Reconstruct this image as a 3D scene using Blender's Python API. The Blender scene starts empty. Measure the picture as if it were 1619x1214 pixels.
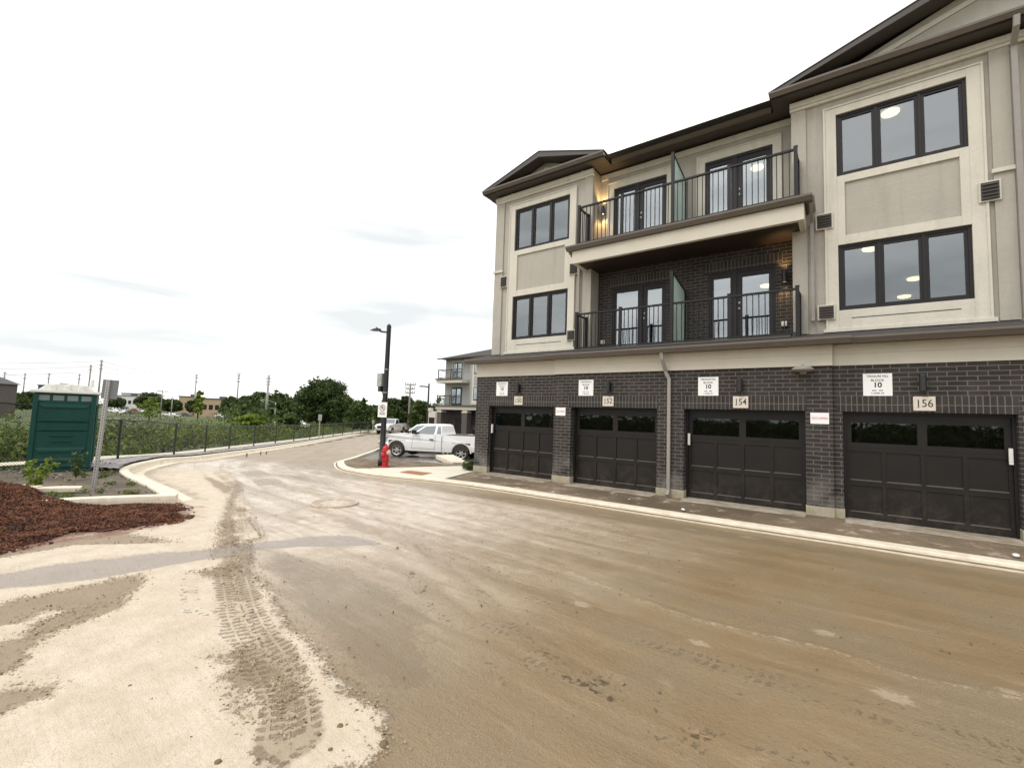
import bpy, math, random
import numpy as np
from mathutils import Vector, Matrix
S = bpy.context.scene
COL = S.collection
R = math.radians
rnd = random.Random(7)
nr = np.random.RandomState(5)

# ---------------------------------------------------------------- camera
FPX, YAW, PITCH, ROLL = 715.1, R(36.07), R(4.206), R(1.969)
CAM = Vector((0, -11.415, 1.903))
fw = Vector((-math.sin(YAW)*math.cos(PITCH), math.cos(YAW)*math.cos(PITCH), math.sin(PITCH)))
r0 = Vector((math.cos(YAW), math.sin(YAW), 0)); u0 = r0.cross(fw)
rt = math.cos(ROLL)*r0 + math.sin(ROLL)*u0; up = -math.sin(ROLL)*r0 + math.cos(ROLL)*u0
cd = bpy.data.cameras.new('camera'); cam = bpy.data.objects.new('camera', cd); COL.objects.link(cam)
cd.sensor_width = 36; cd.lens = FPX/1619*36; cd.clip_end = 6000; cd.clip_start = .05
cam.matrix_world = Matrix(((rt.x, up.x, -fw.x, CAM.x), (rt.y, up.y, -fw.y, CAM.y), (rt.z, up.z, -fw.z, CAM.z), (0, 0, 0, 1)))
S.camera = cam
def at(px, py, d):                       # world point seen at that place of the photograph, d metres deep
    return CAM + d*(fw + rt*(px-809.5)/FPX - up*(py-607)/FPX)

# ---------------------------------------------------------------- sky, sun, exposure
SUN_EL, SUN_AZ = R(52), R(205)
W = bpy.data.worlds.new('World'); S.world = W; W.use_nodes = True
nt = W.node_tree; nt.nodes.clear()
def N(nt, t, **k):
    n = nt.nodes.new(t)
    for a, b in k.items(): setattr(n, a, b)
    return n
def LK(nt, a, b): nt.links.new(a, b)
sky = N(nt, 'ShaderNodeTexSky', sky_type='NISHITA', sun_disc=False, sun_elevation=SUN_EL, sun_rotation=SUN_AZ, dust_density=3)
tc = N(nt, 'ShaderNodeTexCoord'); mp = N(nt, 'ShaderNodeMapping'); mp.inputs['Scale'].default_value = (1.3, 1.3, 9)
mp.inputs['Rotation'].default_value = (R(3), R(-4), 0)
LK(nt, tc.outputs['Generated'], mp.inputs[0])
no = N(nt, 'ShaderNodeTexNoise'); no.inputs['Scale'].default_value = 1.25; no.inputs['Detail'].default_value = 4; no.inputs['Roughness'].default_value = .5; no.inputs['Distortion'].default_value = .3
LK(nt, mp.outputs[0], no.inputs['Vector'])
cr = N(nt, 'ShaderNodeValToRGB'); cr.color_ramp.elements[0].position = .40; cr.color_ramp.elements[1].position = .71
cr.color_ramp.elements[0].color = (6.9, 7.15, 7.2, 1); cr.color_ramp.elements[1].color = (13.2, 13.0, 12.7, 1)
sz = N(nt, 'ShaderNodeSeparateXYZ'); LK(nt, tc.outputs['Generated'], sz.inputs[0])
hi = N(nt, 'ShaderNodeMapRange'); hi.inputs['From Min'].default_value = .12; hi.inputs['From Max'].default_value = .55; hi.inputs['To Min'].default_value = 0; hi.inputs['To Max'].default_value = .20; LK(nt, sz.outputs['Z'], hi.inputs['Value'])
hx_ = N(nt, 'ShaderNodeMapRange'); hx_.inputs['From Min'].default_value = -.93; hx_.inputs['From Max'].default_value = -.55; hx_.inputs['To Min'].default_value = 0; hx_.inputs['To Max'].default_value = .05; LK(nt, sz.outputs['X'], hx_.inputs['Value'])
ad_ = N(nt, 'ShaderNodeMath', operation='ADD'); LK(nt, hi.outputs[0], ad_.inputs[0]); LK(nt, hx_.outputs[0], ad_.inputs[1])
ae_ = N(nt, 'ShaderNodeMath', operation='ADD'); LK(nt, ad_.outputs[0], ae_.inputs[0]); LK(nt, no.outputs['Fac'], ae_.inputs[1]); LK(nt, ae_.outputs[0], cr.inputs[0])
mx = N(nt, 'ShaderNodeMixRGB'); mx.inputs[0].default_value = .94
LK(nt, sky.outputs[0], mx.inputs[1]); LK(nt, cr.outputs[0], mx.inputs[2])
bg = N(nt, 'ShaderNodeBackground'); bg.inputs['Strength'].default_value = .1
LK(nt, mx.outputs[0], bg.inputs['Color']); wo = N(nt, 'ShaderNodeOutputWorld'); LK(nt, bg.outputs[0], wo.inputs[0])
sl = bpy.data.lights.new('sun', 'SUN'); sl.energy = .9; sl.angle = R(25); sl.color = (1, .96, .9)
so = bpy.data.objects.new('sun', sl); COL.objects.link(so)
sd = Vector((math.sin(SUN_AZ)*math.cos(SUN_EL), math.cos(SUN_AZ)*math.cos(SUN_EL), math.sin(SUN_EL)))
so.rotation_euler = sd.to_track_quat('Z', 'Y').to_euler()
S.view_settings.view_transform = 'Standard'; S.view_settings.look = 'None'; S.view_settings.exposure = .40; S.view_settings.gamma = 1
S.render.engine = 'CYCLES'; S.cycles.use_denoising = True; S.cycles.max_bounces = 8; S.cycles.transparent_max_bounces = 24

# ---------------------------------------------------------------- materials
def newmat(name, col=(.5, .5, .5), rough=.7, metal=0, spec=.5, noise=0, nscale=8, bump=0, bscale=60, dirt=None, emit=None, estr=1):
    m = bpy.data.materials.new(name); m.use_nodes = True; t = m.node_tree; b = t.nodes['Principled BSDF']
    b.inputs['Base Color'].default_value = (*col, 1); b.inputs['Roughness'].default_value = rough
    b.inputs['Metallic'].default_value = metal; b.inputs['Specular IOR Level'].default_value = spec
    c = N(t, 'ShaderNodeTexCoord')
    if noise:
        n = N(t, 'ShaderNodeTexNoise'); n.inputs['Scale'].default_value = nscale; n.inputs['Detail'].default_value = 6; n.inputs['Roughness'].default_value = .65
        LK(t, c.outputs['Object'], n.inputs['Vector'])
        x = N(t, 'ShaderNodeValToRGB'); x.color_ramp.elements[0].position = .3; x.color_ramp.elements[1].position = .7
        d = dirt or tuple(v*(1-noise) for v in col)
        x.color_ramp.elements[0].color = (*d, 1); x.color_ramp.elements[1].color = (*[min(1, v*(1+noise*.4)) for v in col], 1)
        LK(t, n.outputs['Fac'], x.inputs[0]); LK(t, x.outputs[0], b.inputs['Base Color'])
    if bump:
        n = N(t, 'ShaderNodeTexNoise'); n.inputs['Scale'].default_value = bscale; n.inputs['Detail'].default_value = 3
        LK(t, c.outputs['Object'], n.inputs['Vector'])
        bp = N(t, 'ShaderNodeBump'); bp.inputs['Strength'].default_value = bump; bp.inputs['Distance'].default_value = .01
        LK(t, n.outputs['Fac'], bp.inputs['Height']); LK(t, bp.outputs[0], b.inputs['Normal'])
    if emit: b.inputs['Emission Color'].default_value = (*emit, 1); b.inputs['Emission Strength'].default_value = estr
    return m
def brickmat(name, c1, c2, mortar, vert=False):
    m = bpy.data.materials.new(name); m.use_nodes = True; t = m.node_tree; b = t.nodes['Principled BSDF']
    g = N(t, 'ShaderNodeNewGeometry'); s = N(t, 'ShaderNodeSeparateXYZ'); LK(t, g.outputs['Position'], s.inputs[0])
    a = N(t, 'ShaderNodeMath', operation='ADD'); LK(t, s.outputs['X'], a.inputs[0]); LK(t, s.outputs['Y'], a.inputs[1])
    c = N(t, 'ShaderNodeCombineXYZ')
    LK(t, a.outputs[0], c.inputs[1 if vert else 0]); LK(t, s.outputs['Z'], c.inputs[0 if vert else 1])
    k = N(t, 'ShaderNodeTexBrick'); k.inputs['Scale'].default_value = 1
    k.inputs['Brick Width'].default_value = .6 if vert else .267; k.inputs['Row Height'].default_value = .089
    k.inputs['Mortar Size'].default_value = .0085; k.inputs['Mortar Smooth'].default_value = .25; k.inputs['Bias'].default_value = -.1
    if vert: k.offset = 0
    k.inputs['Color1'].default_value = (*c1, 1); k.inputs['Color2'].default_value = (*c2, 1); k.inputs['Mortar'].default_value = (*mortar, 1)
    n = N(t, 'ShaderNodeTexNoise'); n.inputs['Scale'].default_value = 2.2; n.inputs['Detail'].default_value = 5; LK(t, g.outputs['Position'], n.inputs['Vector'])
    # wobble so that the joints are not ruler straight
    w = N(t, 'ShaderNodeTexNoise'); w.inputs['Scale'].default_value = 9; LK(t, g.outputs['Position'], w.inputs['Vector'])
    ws = N(t, 'ShaderNodeVectorMath', operation='SCALE'); ws.inputs['Scale'].default_value = .012; LK(t, w.outputs['Color'], ws.inputs[0])
    wa = N(t, 'ShaderNodeVectorMath', operation='ADD'); LK(t, c.outputs[0], wa.inputs[0]); LK(t, ws.outputs[0], wa.inputs[1]); LK(t, wa.outputs[0], k.inputs['Vector'])
    # efflorescence: pale bloom low on the piers
    lo = N(t, 'ShaderNodeMapRange'); lo.inputs['From Min'].default_value = .25; lo.inputs['From Max'].default_value = 1.05; lo.inputs['To Min'].default_value = .5; lo.inputs['To Max'].default_value = 0
    LK(t, s.outputs['Z'], lo.inputs['Value'])
    r = N(t, 'ShaderNodeValToRGB'); r.color_ramp.elements[0].position = .38; r.color_ramp.elements[1].position = .68; LK(t, n.outputs['Fac'], r.inputs[0])
    mu = N(t, 'ShaderNodeMath', operation='MULTIPLY'); LK(t, lo.outputs[0], mu.inputs[0]); LK(t, r.outputs[0], mu.inputs[1])
    mz = N(t, 'ShaderNodeMath', operation='MULTIPLY_ADD'); LK(t, r.outputs[0], mz.inputs[0]); mz.inputs[1].default_value = .05; LK(t, mu.outputs[0], mz.inputs[2])
    x = N(t, 'ShaderNodeMixRGB'); LK(t, mz.outputs[0], x.inputs[0]); LK(t, k.outputs['Color'], x.inputs[1]); x.inputs[2].default_value = (.34, .32, .29, 1)
    LK(t, x.outputs[0], b.inputs['Base Color']); b.inputs['Roughness'].default_value = .75
    bp = N(t, 'ShaderNodeBump'); bp.inputs['Strength'].default_value = .9; bp.inputs['Distance'].default_value = .006; bp.invert = True
    LK(t, k.outputs['Fac'], bp.inputs['Height']); LK(t, bp.outputs[0], b.inputs['Normal'])
    return m
def glassmat(name, tint=(.75, .82, .82), refl=.2, body=None):
    m = bpy.data.materials.new(name); m.use_nodes = True; t = m.node_tree; t.nodes.remove(t.nodes['Principled BSDF'])
    o = t.nodes['Material Output']; a = N(t, 'ShaderNodeBsdfTransparent'); a.inputs[0].default_value = (*tint, 1)
    if body:
        a = N(t, 'ShaderNodeBsdfDiffuse'); a.inputs[0].default_value = (*body, 1)
    b = N(t, 'ShaderNodeBsdfGlossy'); b.inputs['Roughness'].default_value = .02; b.inputs[0].default_value = (.9, .96, 1, 1)
    n = N(t, 'ShaderNodeTexNoise'); n.inputs['Scale'].default_value = .9; g = N(t, 'ShaderNodeNewGeometry'); LK(t, g.outputs['Position'], n.inputs['Vector'])
    bp = N(t, 'ShaderNodeBump'); bp.inputs['Strength'].default_value = .25; bp.inputs['Distance'].default_value = .02; LK(t, n.outputs['Fac'], bp.inputs['Height']); LK(t, bp.outputs[0], b.inputs['Normal'])
    f = N(t, 'ShaderNodeFresnel'); f.inputs['IOR'].default_value = 1.45
    ad = N(t, 'ShaderNodeMath', operation='ADD'); ad.inputs[1].default_value = refl; ad.use_clamp = True; LK(t, f.outputs[0], ad.inputs[0])
    x = N(t, 'ShaderNodeMixShader'); LK(t, ad.outputs[0], x.inputs[0]); LK(t, a.outputs[0], x.inputs[1]); LK(t, b.outputs[0], x.inputs[2]); LK(t, x.outputs[0], o.inputs[0])
    return m
def frostmat(name):
    m = bpy.data.materials.new(name); m.use_nodes = True; t = m.node_tree; t.nodes.remove(t.nodes['Principled BSDF']); o = t.nodes['Material Output']
    a = N(t, 'ShaderNodeBsdfTranslucent'); a.inputs[0].default_value = (.80, .92, .88, 1); d = N(t, 'ShaderNodeBsdfDiffuse'); d.inputs[0].default_value = (.62, .72, .68, 1); b = N(t, 'ShaderNodeBsdfTransparent'); b.inputs[0].default_value = (.85, .95, .92, 1); g = N(t, 'ShaderNodeBsdfGlossy'); g.inputs['Roughness'].default_value = .15
    x1 = N(t, 'ShaderNodeMixShader'); x2 = N(t, 'ShaderNodeMixShader'); x3 = N(t, 'ShaderNodeMixShader'); x1.inputs[0].default_value = .4; x2.inputs[0].default_value = .25; x3.inputs[0].default_value = .15
    LK(t, a.outputs[0], x1.inputs[1]); LK(t, d.outputs[0], x1.inputs[2]); LK(t, x1.outputs[0], x2.inputs[1]); LK(t, b.outputs[0], x2.inputs[2]); LK(t, x2.outputs[0], x3.inputs[1]); LK(t, g.outputs[0], x3.inputs[2]); LK(t, x3.outputs[0], o.inputs[0])
    return m
def leafmat(name, c1, c2, nscale=.6):
    m = bpy.data.materials.new(name); m.use_nodes = True; t = m.node_tree; b = t.nodes['Principled BSDF']; o = t.nodes['Material Output']
    g = N(t, 'ShaderNodeNewGeometry'); n = N(t, 'ShaderNodeTexNoise'); n.inputs['Scale'].default_value = nscale; n.inputs['Detail'].default_value = 4; LK(t, g.outputs['Position'], n.inputs['Vector'])
    a = N(t, 'ShaderNodeMath', operation='MULTIPLY_ADD'); a.inputs[1].default_value = .45; LK(t, g.outputs['Random Per Island'], a.inputs[0]); LK(t, n.outputs['Fac'], a.inputs[2])
    r = N(t, 'ShaderNodeValToRGB'); r.color_ramp.elements[0].position = .45; r.color_ramp.elements[1].position = .95
    r.color_ramp.elements[0].color = (*c1, 1); r.color_ramp.elements[1].color = (*c2, 1); LK(t, a.outputs[0], r.inputs[0]); LK(t, r.outputs[0], b.inputs['Base Color'])
    b.inputs['Roughness'].default_value = .6; b.inputs['Specular IOR Level'].default_value = .25
    tr = N(t, 'ShaderNodeBsdfTranslucent'); LK(t, r.outputs[0], tr.inputs[0]); x = N(t, 'ShaderNodeMixShader'); x.inputs[0].default_value = .25
    LK(t, b.outputs[0], x.inputs[1]); LK(t, tr.outputs[0], x.inputs[2]); LK(t, x.outputs[0], o.inputs[0])
    return m
# ---------------------------------------------------------------- ground materials
def attr(t, n): a = N(t, 'ShaderNodeAttribute'); a.attribute_name = n; return a
def math_(t, op, a, b=None, c=None, clamp=False):
    n = N(t, 'ShaderNodeMath', operation=op); n.use_clamp = clamp
    for i, v in enumerate((a, b, c)):
        if v is None: continue
        if isinstance(v, (int, float)): n.inputs[i].default_value = v
        else: LK(t, v, n.inputs[i])
    return n.outputs[0]
def noise_(t, vec, sc, det=4, rough=.6, dist=0):
    n = N(t, 'ShaderNodeTexNoise'); n.inputs['Scale'].default_value = sc; n.inputs['Detail'].default_value = det; n.inputs['Roughness'].default_value = rough; n.inputs['Distortion'].default_value = dist
    LK(t, vec, n.inputs['Vector']); return n.outputs['Fac']
def ramp_(t, v, lo, hi):
    n = N(t, 'ShaderNodeMapRange', interpolation_type='SMOOTHSTEP'); n.inputs['From Min'].default_value = lo; n.inputs['From Max'].default_value = hi; LK(t, v, n.inputs['Value']); return n.outputs[0]
def mix_(t, f, a, b):
    n = N(t, 'ShaderNodeMixRGB')
    if isinstance(f, float): n.inputs[0].default_value = f
    else: LK(t, f, n.inputs[0])
    for i, v in ((1, a), (2, b)):
        if isinstance(v, tuple): n.inputs[i].default_value = (*v, 1)
        else: LK(t, v, n.inputs[i])
    return n.outputs[0]
def stuccomat(name, col):
    m = bpy.data.materials.new(name); m.use_nodes = True; t = m.node_tree; b = t.nodes['Principled BSDF']
    g = N(t, 'ShaderNodeNewGeometry').outputs['Position']; mp = N(t, 'ShaderNodeMapping'); mp.inputs['Scale'].default_value = (3.5, 3.5, .35); LK(t, g, mp.inputs[0])
    n1 = noise_(t, mp.outputs[0], 1.6, 5, .6); n2 = noise_(t, g, 1.3, 5, .6); n3 = noise_(t, g, 55, 4, .75); n4 = noise_(t, g, 11, 3, .6)
    d = tuple(v*.80 for v in col); c = mix_(t, math_(t, 'MULTIPLY', ramp_(t, n1, .46, .70), .55), col, d); c = mix_(t, math_(t, 'MULTIPLY', ramp_(t, n2, .42, .66), .45), c, tuple(v*.86 for v in col)); c = mix_(t, math_(t, 'MULTIPLY', ramp_(t, n3, .42, .72), .35), c, tuple(v*.74 for v in col))
    LK(t, c, b.inputs['Base Color']); b.inputs['Roughness'].default_value = .92
    h = math_(t, 'ADD', n3, math_(t, 'MULTIPLY', n4, 1.5)); bp = N(t, 'ShaderNodeBump'); bp.inputs['Strength'].default_value = .7; bp.inputs['Distance'].default_value = .008; LK(t, h, bp.inputs['Height']); LK(t, bp.outputs[0], b.inputs['Normal'])
    return m
M = dict(
    stucco=stuccomat('stucco', (.44, .41, .355)),
    trim=stuccomat('trim_stucco', (.65, .615, .53)),
    board=newmat('cream_board', (.60, .56, .47), .7, noise=.07, nscale=2),
    eave=newmat('eave_metal', (.06, .05, .042), .5, noise=.1, nscale=3),
    gutter=newmat('gutter_metal', (.125, .105, .088), .35, noise=.12, nscale=4),
    pipe=newmat('downspout_metal', (.30, .275, .25), .45, noise=.1, nscale=5),
    soffit=newmat('brown_soffit', (.032, .019, .013), .6, noise=.25, nscale=6),
    shingle=newmat('roof_shingle', (.045, .042, .042), .9, noise=.4, nscale=9, bump=.6, bscale=30),
    brick=brickmat('dark_brick', (.012, .010, .0095), (.030, .021, .019), (.135, .120, .102)),
    rowlock=brickmat('rowlock_brick', (.013, .011, .0095), (.029, .024, .020), (.135, .120, .102), True),
    plinth=newmat('concrete_footing', (.42, .38, .28), .9, noise=.35, nscale=7, bump=.5, bscale=50),
    door=newmat('garage_door_paint', (.0095, .008, .0075), .42, spec=.3, noise=.45, nscale=2.3, dirt=(.017, .014, .012)), dust_highlight=newmat('ledge_highlight', (.085, .074, .062), .8, noise=.3, nscale=9), seal=newmat('rubber_seal', (.006, .006, .006), .8),
    frame=newmat('dark_frame', (.013, .011, .0115), .45, spec=.35),
    rail=newmat('railing_metal', (.012, .0115, .012), .45, spec=.35),
    glass=glassmat('window_glass'),
    dglass=glassmat('door_glass', refl=.34),
    gglass=glassmat('garage_glass', (.45, .45, .45), .05),
    frost=frostmat('frosted_glass'),
    room=newmat('room_wall', (.25, .25, .24), .9),
    dark=newmat('dark_interior', (.035, .025, .02), .9),
    white=newmat('white_plastic', (.75, .74, .7), .5),
    paper=newmat('sign_white', (.85, .85, .84), .6),
    ink=newmat('ink_black', (.03, .03, .035), .6),
    inkred=newmat('ink_red', (.55, .03, .07), .6),
    plate=newmat('stone_plate', (.68, .62, .53), .8, noise=.15, nscale=30),
    lit=newmat('lit_lamp', (1, .9, .6), emit=(1, .86, .45), estr=1.5),
    spot=newmat('lit_sconce', (1, .8, .5), emit=(1, .72, .35), estr=9),
    vent=newmat('vent_metal', (.05, .042, .038), .6),
    kerb=newmat('kerb_concrete', (.74, .68, .56), .85, noise=.12, nscale=5, bump=.4, bscale=40, dirt=(.60, .52, .40)),
    walk=newmat('sidewalk_concrete', (.66, .61, .50), .85, noise=.12, nscale=1.5, bump=.3, bscale=50),
    tactile=newmat('rust_plate', (.36, .17, .08), .8, noise=.25, nscale=9, bump=.6, bscale=60),
    black=newmat('black_pole_paint', (.018, .018, .019), .35, noise=.3, nscale=20),
    hydr=newmat('hydrant_red', (.50, .012, .02), .4, noise=.2, nscale=12),
    steel=newmat('galvanised_steel', (.42, .42, .41), .45, metal=.4, noise=.15, nscale=14),
    signback=newmat('sign_back', (.16, .17, .175), .6),
    green=newmat('toilet_green', (.002, .052, .040), .6, spec=.3, noise=.18, nscale=3),
    toproof=newmat('toilet_roof', (.74, .74, .70), .5, noise=.05),
    carw=newmat('white_car_paint', (.86, .865, .87), .25, noise=.03, nscale=2),
    carb=newmat('dark_car_paint', (.04, .045, .05), .25), carr=newmat('red_car_paint', (.35, .03, .03), .25),
    rubber=newmat('tyre_rubber', (.025, .024, .023), .85, noise=.4, nscale=15, dirt=(.07, .05, .035)),
    rim=newmat('alloy_rim', (.55, .55, .55), .35, metal=.6),
    cglass=glassmat('car_glass', refl=.18, body=(.02, .03, .03)),
    mulch=newmat('mulch_chips', (.11, .038, .022), .95, noise=.75, nscale=22, bump=.9, bscale=45),
    wood=newmat('weathered_wood', (.26, .23, .20), .9, noise=.3, nscale=6),
    pole=newmat('concrete_pole', (.36, .35, .33), .8, noise=.1),
    bark=newmat('bark', (.07, .055, .04), .95, noise=.3),
    wire=newmat('wire', (.22, .22, .22), .7),
    fence=newmat('fence_black', (.02, .024, .02), .5),
    tan=newmat('tan_building', (.40, .30, .20), .9, noise=.1, nscale=.3), bw=newmat('white_building', (.60, .60, .60), .9), broof=newmat('grey_roof', (.10, .10, .11), .9),
    bbrick=newmat('greybrown_brick', (.11, .095, .085), .9, noise=.35, nscale=6), greys=newmat('grey_stucco', (.36, .36, .345), .9, noise=.06),
    leaf=leafmat('leaf_dark', (.014, .028, .008), (.085, .125, .032)),
    leaf2=leafmat('leaf_mid', (.020, .040, .010), (.105, .150, .035)),
    leaf3=leafmat('leaf_bright', (.06, .10, .012), (.25, .32, .05)),
    brush=leafmat('brush_leaf', (.032, .056, .010), (.20, .255, .058), .22),
    stone=newmat('stone', (.45, .38, .28), .9, noise=.3), mudstone=newmat('mud_clod', (.17, .115, .065), .8, noise=.3),
)

# ---------------------------------------------------------------- mesh builder
class MB:
    def __init__(s): s.v = []; s.f = []; s.m = []; s.mi = 0
    def add(s, vs, fs):
        b = len(s.v); s.v += [tuple(p) for p in vs]; s.f += [tuple(i+b for i in q) for q in fs]; s.m += [s.mi]*len(fs); return s
    def box(s, x0, x1, y0, y1, z0, z1, mat=None):
        P = [Vector((x, y, z)) for z in (z0, z1) for y in (y0, y1) for x in (x0, x1)]
        if mat: P = [mat @ p for p in P]
        return s.add(P, [(0, 2, 3, 1), (4, 5, 7, 6), (0, 1, 5, 4), (2, 6, 7, 3), (0, 4, 6, 2), (1, 3, 7, 5)])
    def quad(s, *P): return s.add(P, [tuple(range(len(P)))])
    def tube(s, pts, r, n=8, r2=None, cap=True):
        pts = [Vector(p) for p in pts]; rings = []
        for i, p in enumerate(pts):
            t = (pts[min(i+1, len(pts)-1)]-pts[max(i-1, 0)]).normalized()
            a = t.orthogonal().normalized() if abs(t.z) > .9 else t.cross(Vector((0, 0, 1))).normalized(); b = t.cross(a)
            rr = r if r2 is None else r+(r2-r)*i/max(1, len(pts)-1)
            rings.append([p+rr*(math.cos(2*math.pi*k/n)*a+math.sin(2*math.pi*k/n)*b) for k in range(n)])
        V = [q for g in rings for q in g]; F = []
        for i in range(len(pts)-1):
            for k in range(n): F.append((i*n+k, i*n+(k+1) % n, (i+1)*n+(k+1) % n, (i+1)*n+k))
        if cap: F += [tuple(range(n))[::-1], tuple((len(pts)-1)*n+k for k in range(n))]
        return s.add(V, F)
    def lathe(s, prof, n=16, mat=None):          # prof: (r, z) around local z
        V = [Vector((r*math.cos(2*math.pi*k/n), r*math.sin(2*math.pi*k/n), z)) for r, z in prof for k in range(n)]
        if mat: V = [mat @ v for v in V]
        F = [(i*n+k, i*n+(k+1) % n, (i+1)*n+(k+1) % n, (i+1)*n+k) for i in range(len(prof)-1) for k in range(n)]
        return s.add(V, F)
    def prism(s, prof, a, b, axis='x'):           # polygon swept along an axis
        mk = {'x': lambda t, p: (t, p[0], p[1]), 'y': lambda t, p: (p[0], t, p[1]), 'z': lambda t, p: (p[0], p[1], t)}[axis]
        n = len(prof)
        return s.add([mk(t, p) for t in (a, b) for p in prof], [tuple(range(n)), tuple(range(2*n-1, n-1, -1))]+[(i, i+n, (i+1) % n+n, (i+1) % n) for i in range(n)])
    def build(s, name, mats, parent=None, smooth=False, bevel=0):
        me = bpy.data.meshes.new(name); me.from_pydata(s.v, [], s.f); me.update()
        for m in (mats if isinstance(mats, (list, tuple)) else [mats]): me.materials.append(m)
        if any(s.m): me.polygons.foreach_set('material_index', s.m)
        if smooth: me.polygons.foreach_set('use_smooth', [True]*len(me.polygons))
        o = bpy.data.objects.new(name, me); COL.objects.link(o)
        if parent: o.parent = parent
        if bevel:
            b = o.modifiers.new('bevel', 'BEVEL'); b.width = bevel; b.segments = 2; b.limit_method = 'ANGLE'
        return o
def tag(o, label=None, cat=None, group=None, kind=None):
    if label: o['label'] = label
    if cat: o['category'] = cat
    if group: o['group'] = group
    if kind: o['kind'] = kind
    return o
def thing(name, label, cat, loc=(0, 0, 0), rz=0, group=None):
    o = bpy.data.objects.new(name, None); COL.objects.link(o); o.location = loc; o.rotation_euler = (0, 0, rz); o.empty_display_size = .3
    return tag(o, label, cat, group)
def struct(o): o['kind'] = 'structure'; return o
def copy_tree(o, parent=None):
    c = o.copy(); COL.objects.link(c)
    if parent: c.parent = parent
    for ch in list(o.children): copy_tree(ch, c)
    return c
def npmesh(name, V, F, mats, parent=None, smooth=False, attrs=None):
    me = bpy.data.meshes.new(name); V = np.asarray(V, 'f'); F = np.asarray(F, 'i'); k = F.shape[1]
    me.vertices.add(len(V)); me.vertices.foreach_set('co', V.ravel()); me.loops.add(F.size); me.loops.foreach_set('vertex_index', F.ravel())
    me.polygons.add(len(F)); me.polygons.foreach_set('loop_start', np.arange(0, F.size, k, dtype='i')); me.polygons.foreach_set('loop_total', np.full(len(F), k, 'i'))
    for m in (mats if isinstance(mats, (list, tuple)) else [mats]): me.materials.append(m)
    if attrs:
        for a, d in attrs.items():
            d = np.asarray(d, 'f')
            if d.ndim == 1: me.attributes.new(a, 'FLOAT', 'POINT').data.foreach_set('value', d)
            else: me.attributes.new(a, 'FLOAT_VECTOR', 'POINT').data.foreach_set('vector', d.ravel())
    me.update(); me.validate()
    if smooth: me.polygons.foreach_set('use_smooth', np.ones(len(F), bool))
    o = bpy.data.objects.new(name, me); COL.objects.link(o)
    if parent: o.parent = parent
    return o

# ---------------------------------------------------------------- 2D helpers (numpy)
def seg_sd(P, poly, closed=True):
    P = np.asarray(P, float); Q = np.asarray(poly, float); d = np.full(len(P), 1e9); ins = np.zeros(len(P), bool)
    n = len(Q)
    for i in range(n if closed else n-1):
        a = Q[i]; b = Q[(i+1) % n]; ab = b-a; t = np.clip(((P-a)@ab)/(ab@ab+1e-12), 0, 1)
        d = np.minimum(d, np.hypot(*(P-a-t[:, None]*ab).T))
        if closed:
            c = ((a[1] > P[:, 1]) != (b[1] > P[:, 1])); xx = a[0]+(P[:, 1]-a[1])*(b[0]-a[0])/(b[1]-a[1]+1e-12); ins ^= c & (P[:, 0] < xx)
    return np.where(ins, d, -d) if closed else d
def spline(pts, k=8):
    p = [Vector(q) for q in pts]; out = []
    for i in range(len(p)-1):
        a, b, c, d = p[max(i-1, 0)], p[i], p[i+1], p[min(i+2, len(p)-1)]
        for j in range(k):
            t = j/k; out.append(.5*((2*b)+(-a+c)*t+(2*a-5*b+4*c-d)*t*t+(-a+3*b-3*c+d)*t**3))
    out.append(p[-1]); return out
def gz(x, y):                                # the road falls away gently beyond the bend
    s = -np.asarray(x)*.8+np.asarray(y)*.6; t = np.maximum(0, s-11); return -.7*(1-np.exp(-t*.11))
def vnoise(x, y, sc, seed=0):
    x = np.asarray(x)*sc+seed*17.3; y = np.asarray(y)*sc+seed*9.1; xi = np.floor(x); yi = np.floor(y); fx = x-xi; fy = y-yi
    fx = fx*fx*(3-2*fx); fy = fy*fy*(3-2*fy)
    h = lambda a, b: np.modf(np.abs(np.sin(a*127.1+b*311.7)*43758.5453))[0]
    return (h(xi, yi)*(1-fx)+h(xi+1, yi)*fx)*(1-fy)+(h(xi, yi+1)*(1-fx)+h(xi+1, yi+1)*fx)*fy
def fbm(x, y, sc, seed=0, o=4):
    return sum(vnoise(x, y, sc*2**i, seed+i)*.5**i for i in range(o))/(2-.5**(o-1))
def axis(a, b, st, lo, hi, gr=1.12):
    v = list(np.arange(a, b+1e-6, st)); s = st; x = v[0]
    L = []
    while x > lo: s *= gr; x -= s; L.append(x)
    s = st; x = v[-1]; H = []
    while x < hi: s *= gr; x += s; H.append(x)
    return np.array(L[::-1]+v+H)
def grid(xs, ys):
    X, Y = np.meshgrid(xs, ys); n, m = X.shape; i = np.arange(n*m).reshape(n, m)
    F = np.stack([i[:-1, :-1], i[:-1, 1:], i[1:, 1:], i[1:, :-1]], -1).reshape(-1, 4)
    return X.ravel(), Y.ravel(), F
def trim(V, F, keep, attrs=None):
    fk = keep[F].all(1); F = F[fk]; u = np.unique(F); r = np.full(len(V), -1); r[u] = np.arange(len(u))
    return V[u], r[F], ({a: d[u] for a, d in attrs.items()} if attrs else None)

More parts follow.
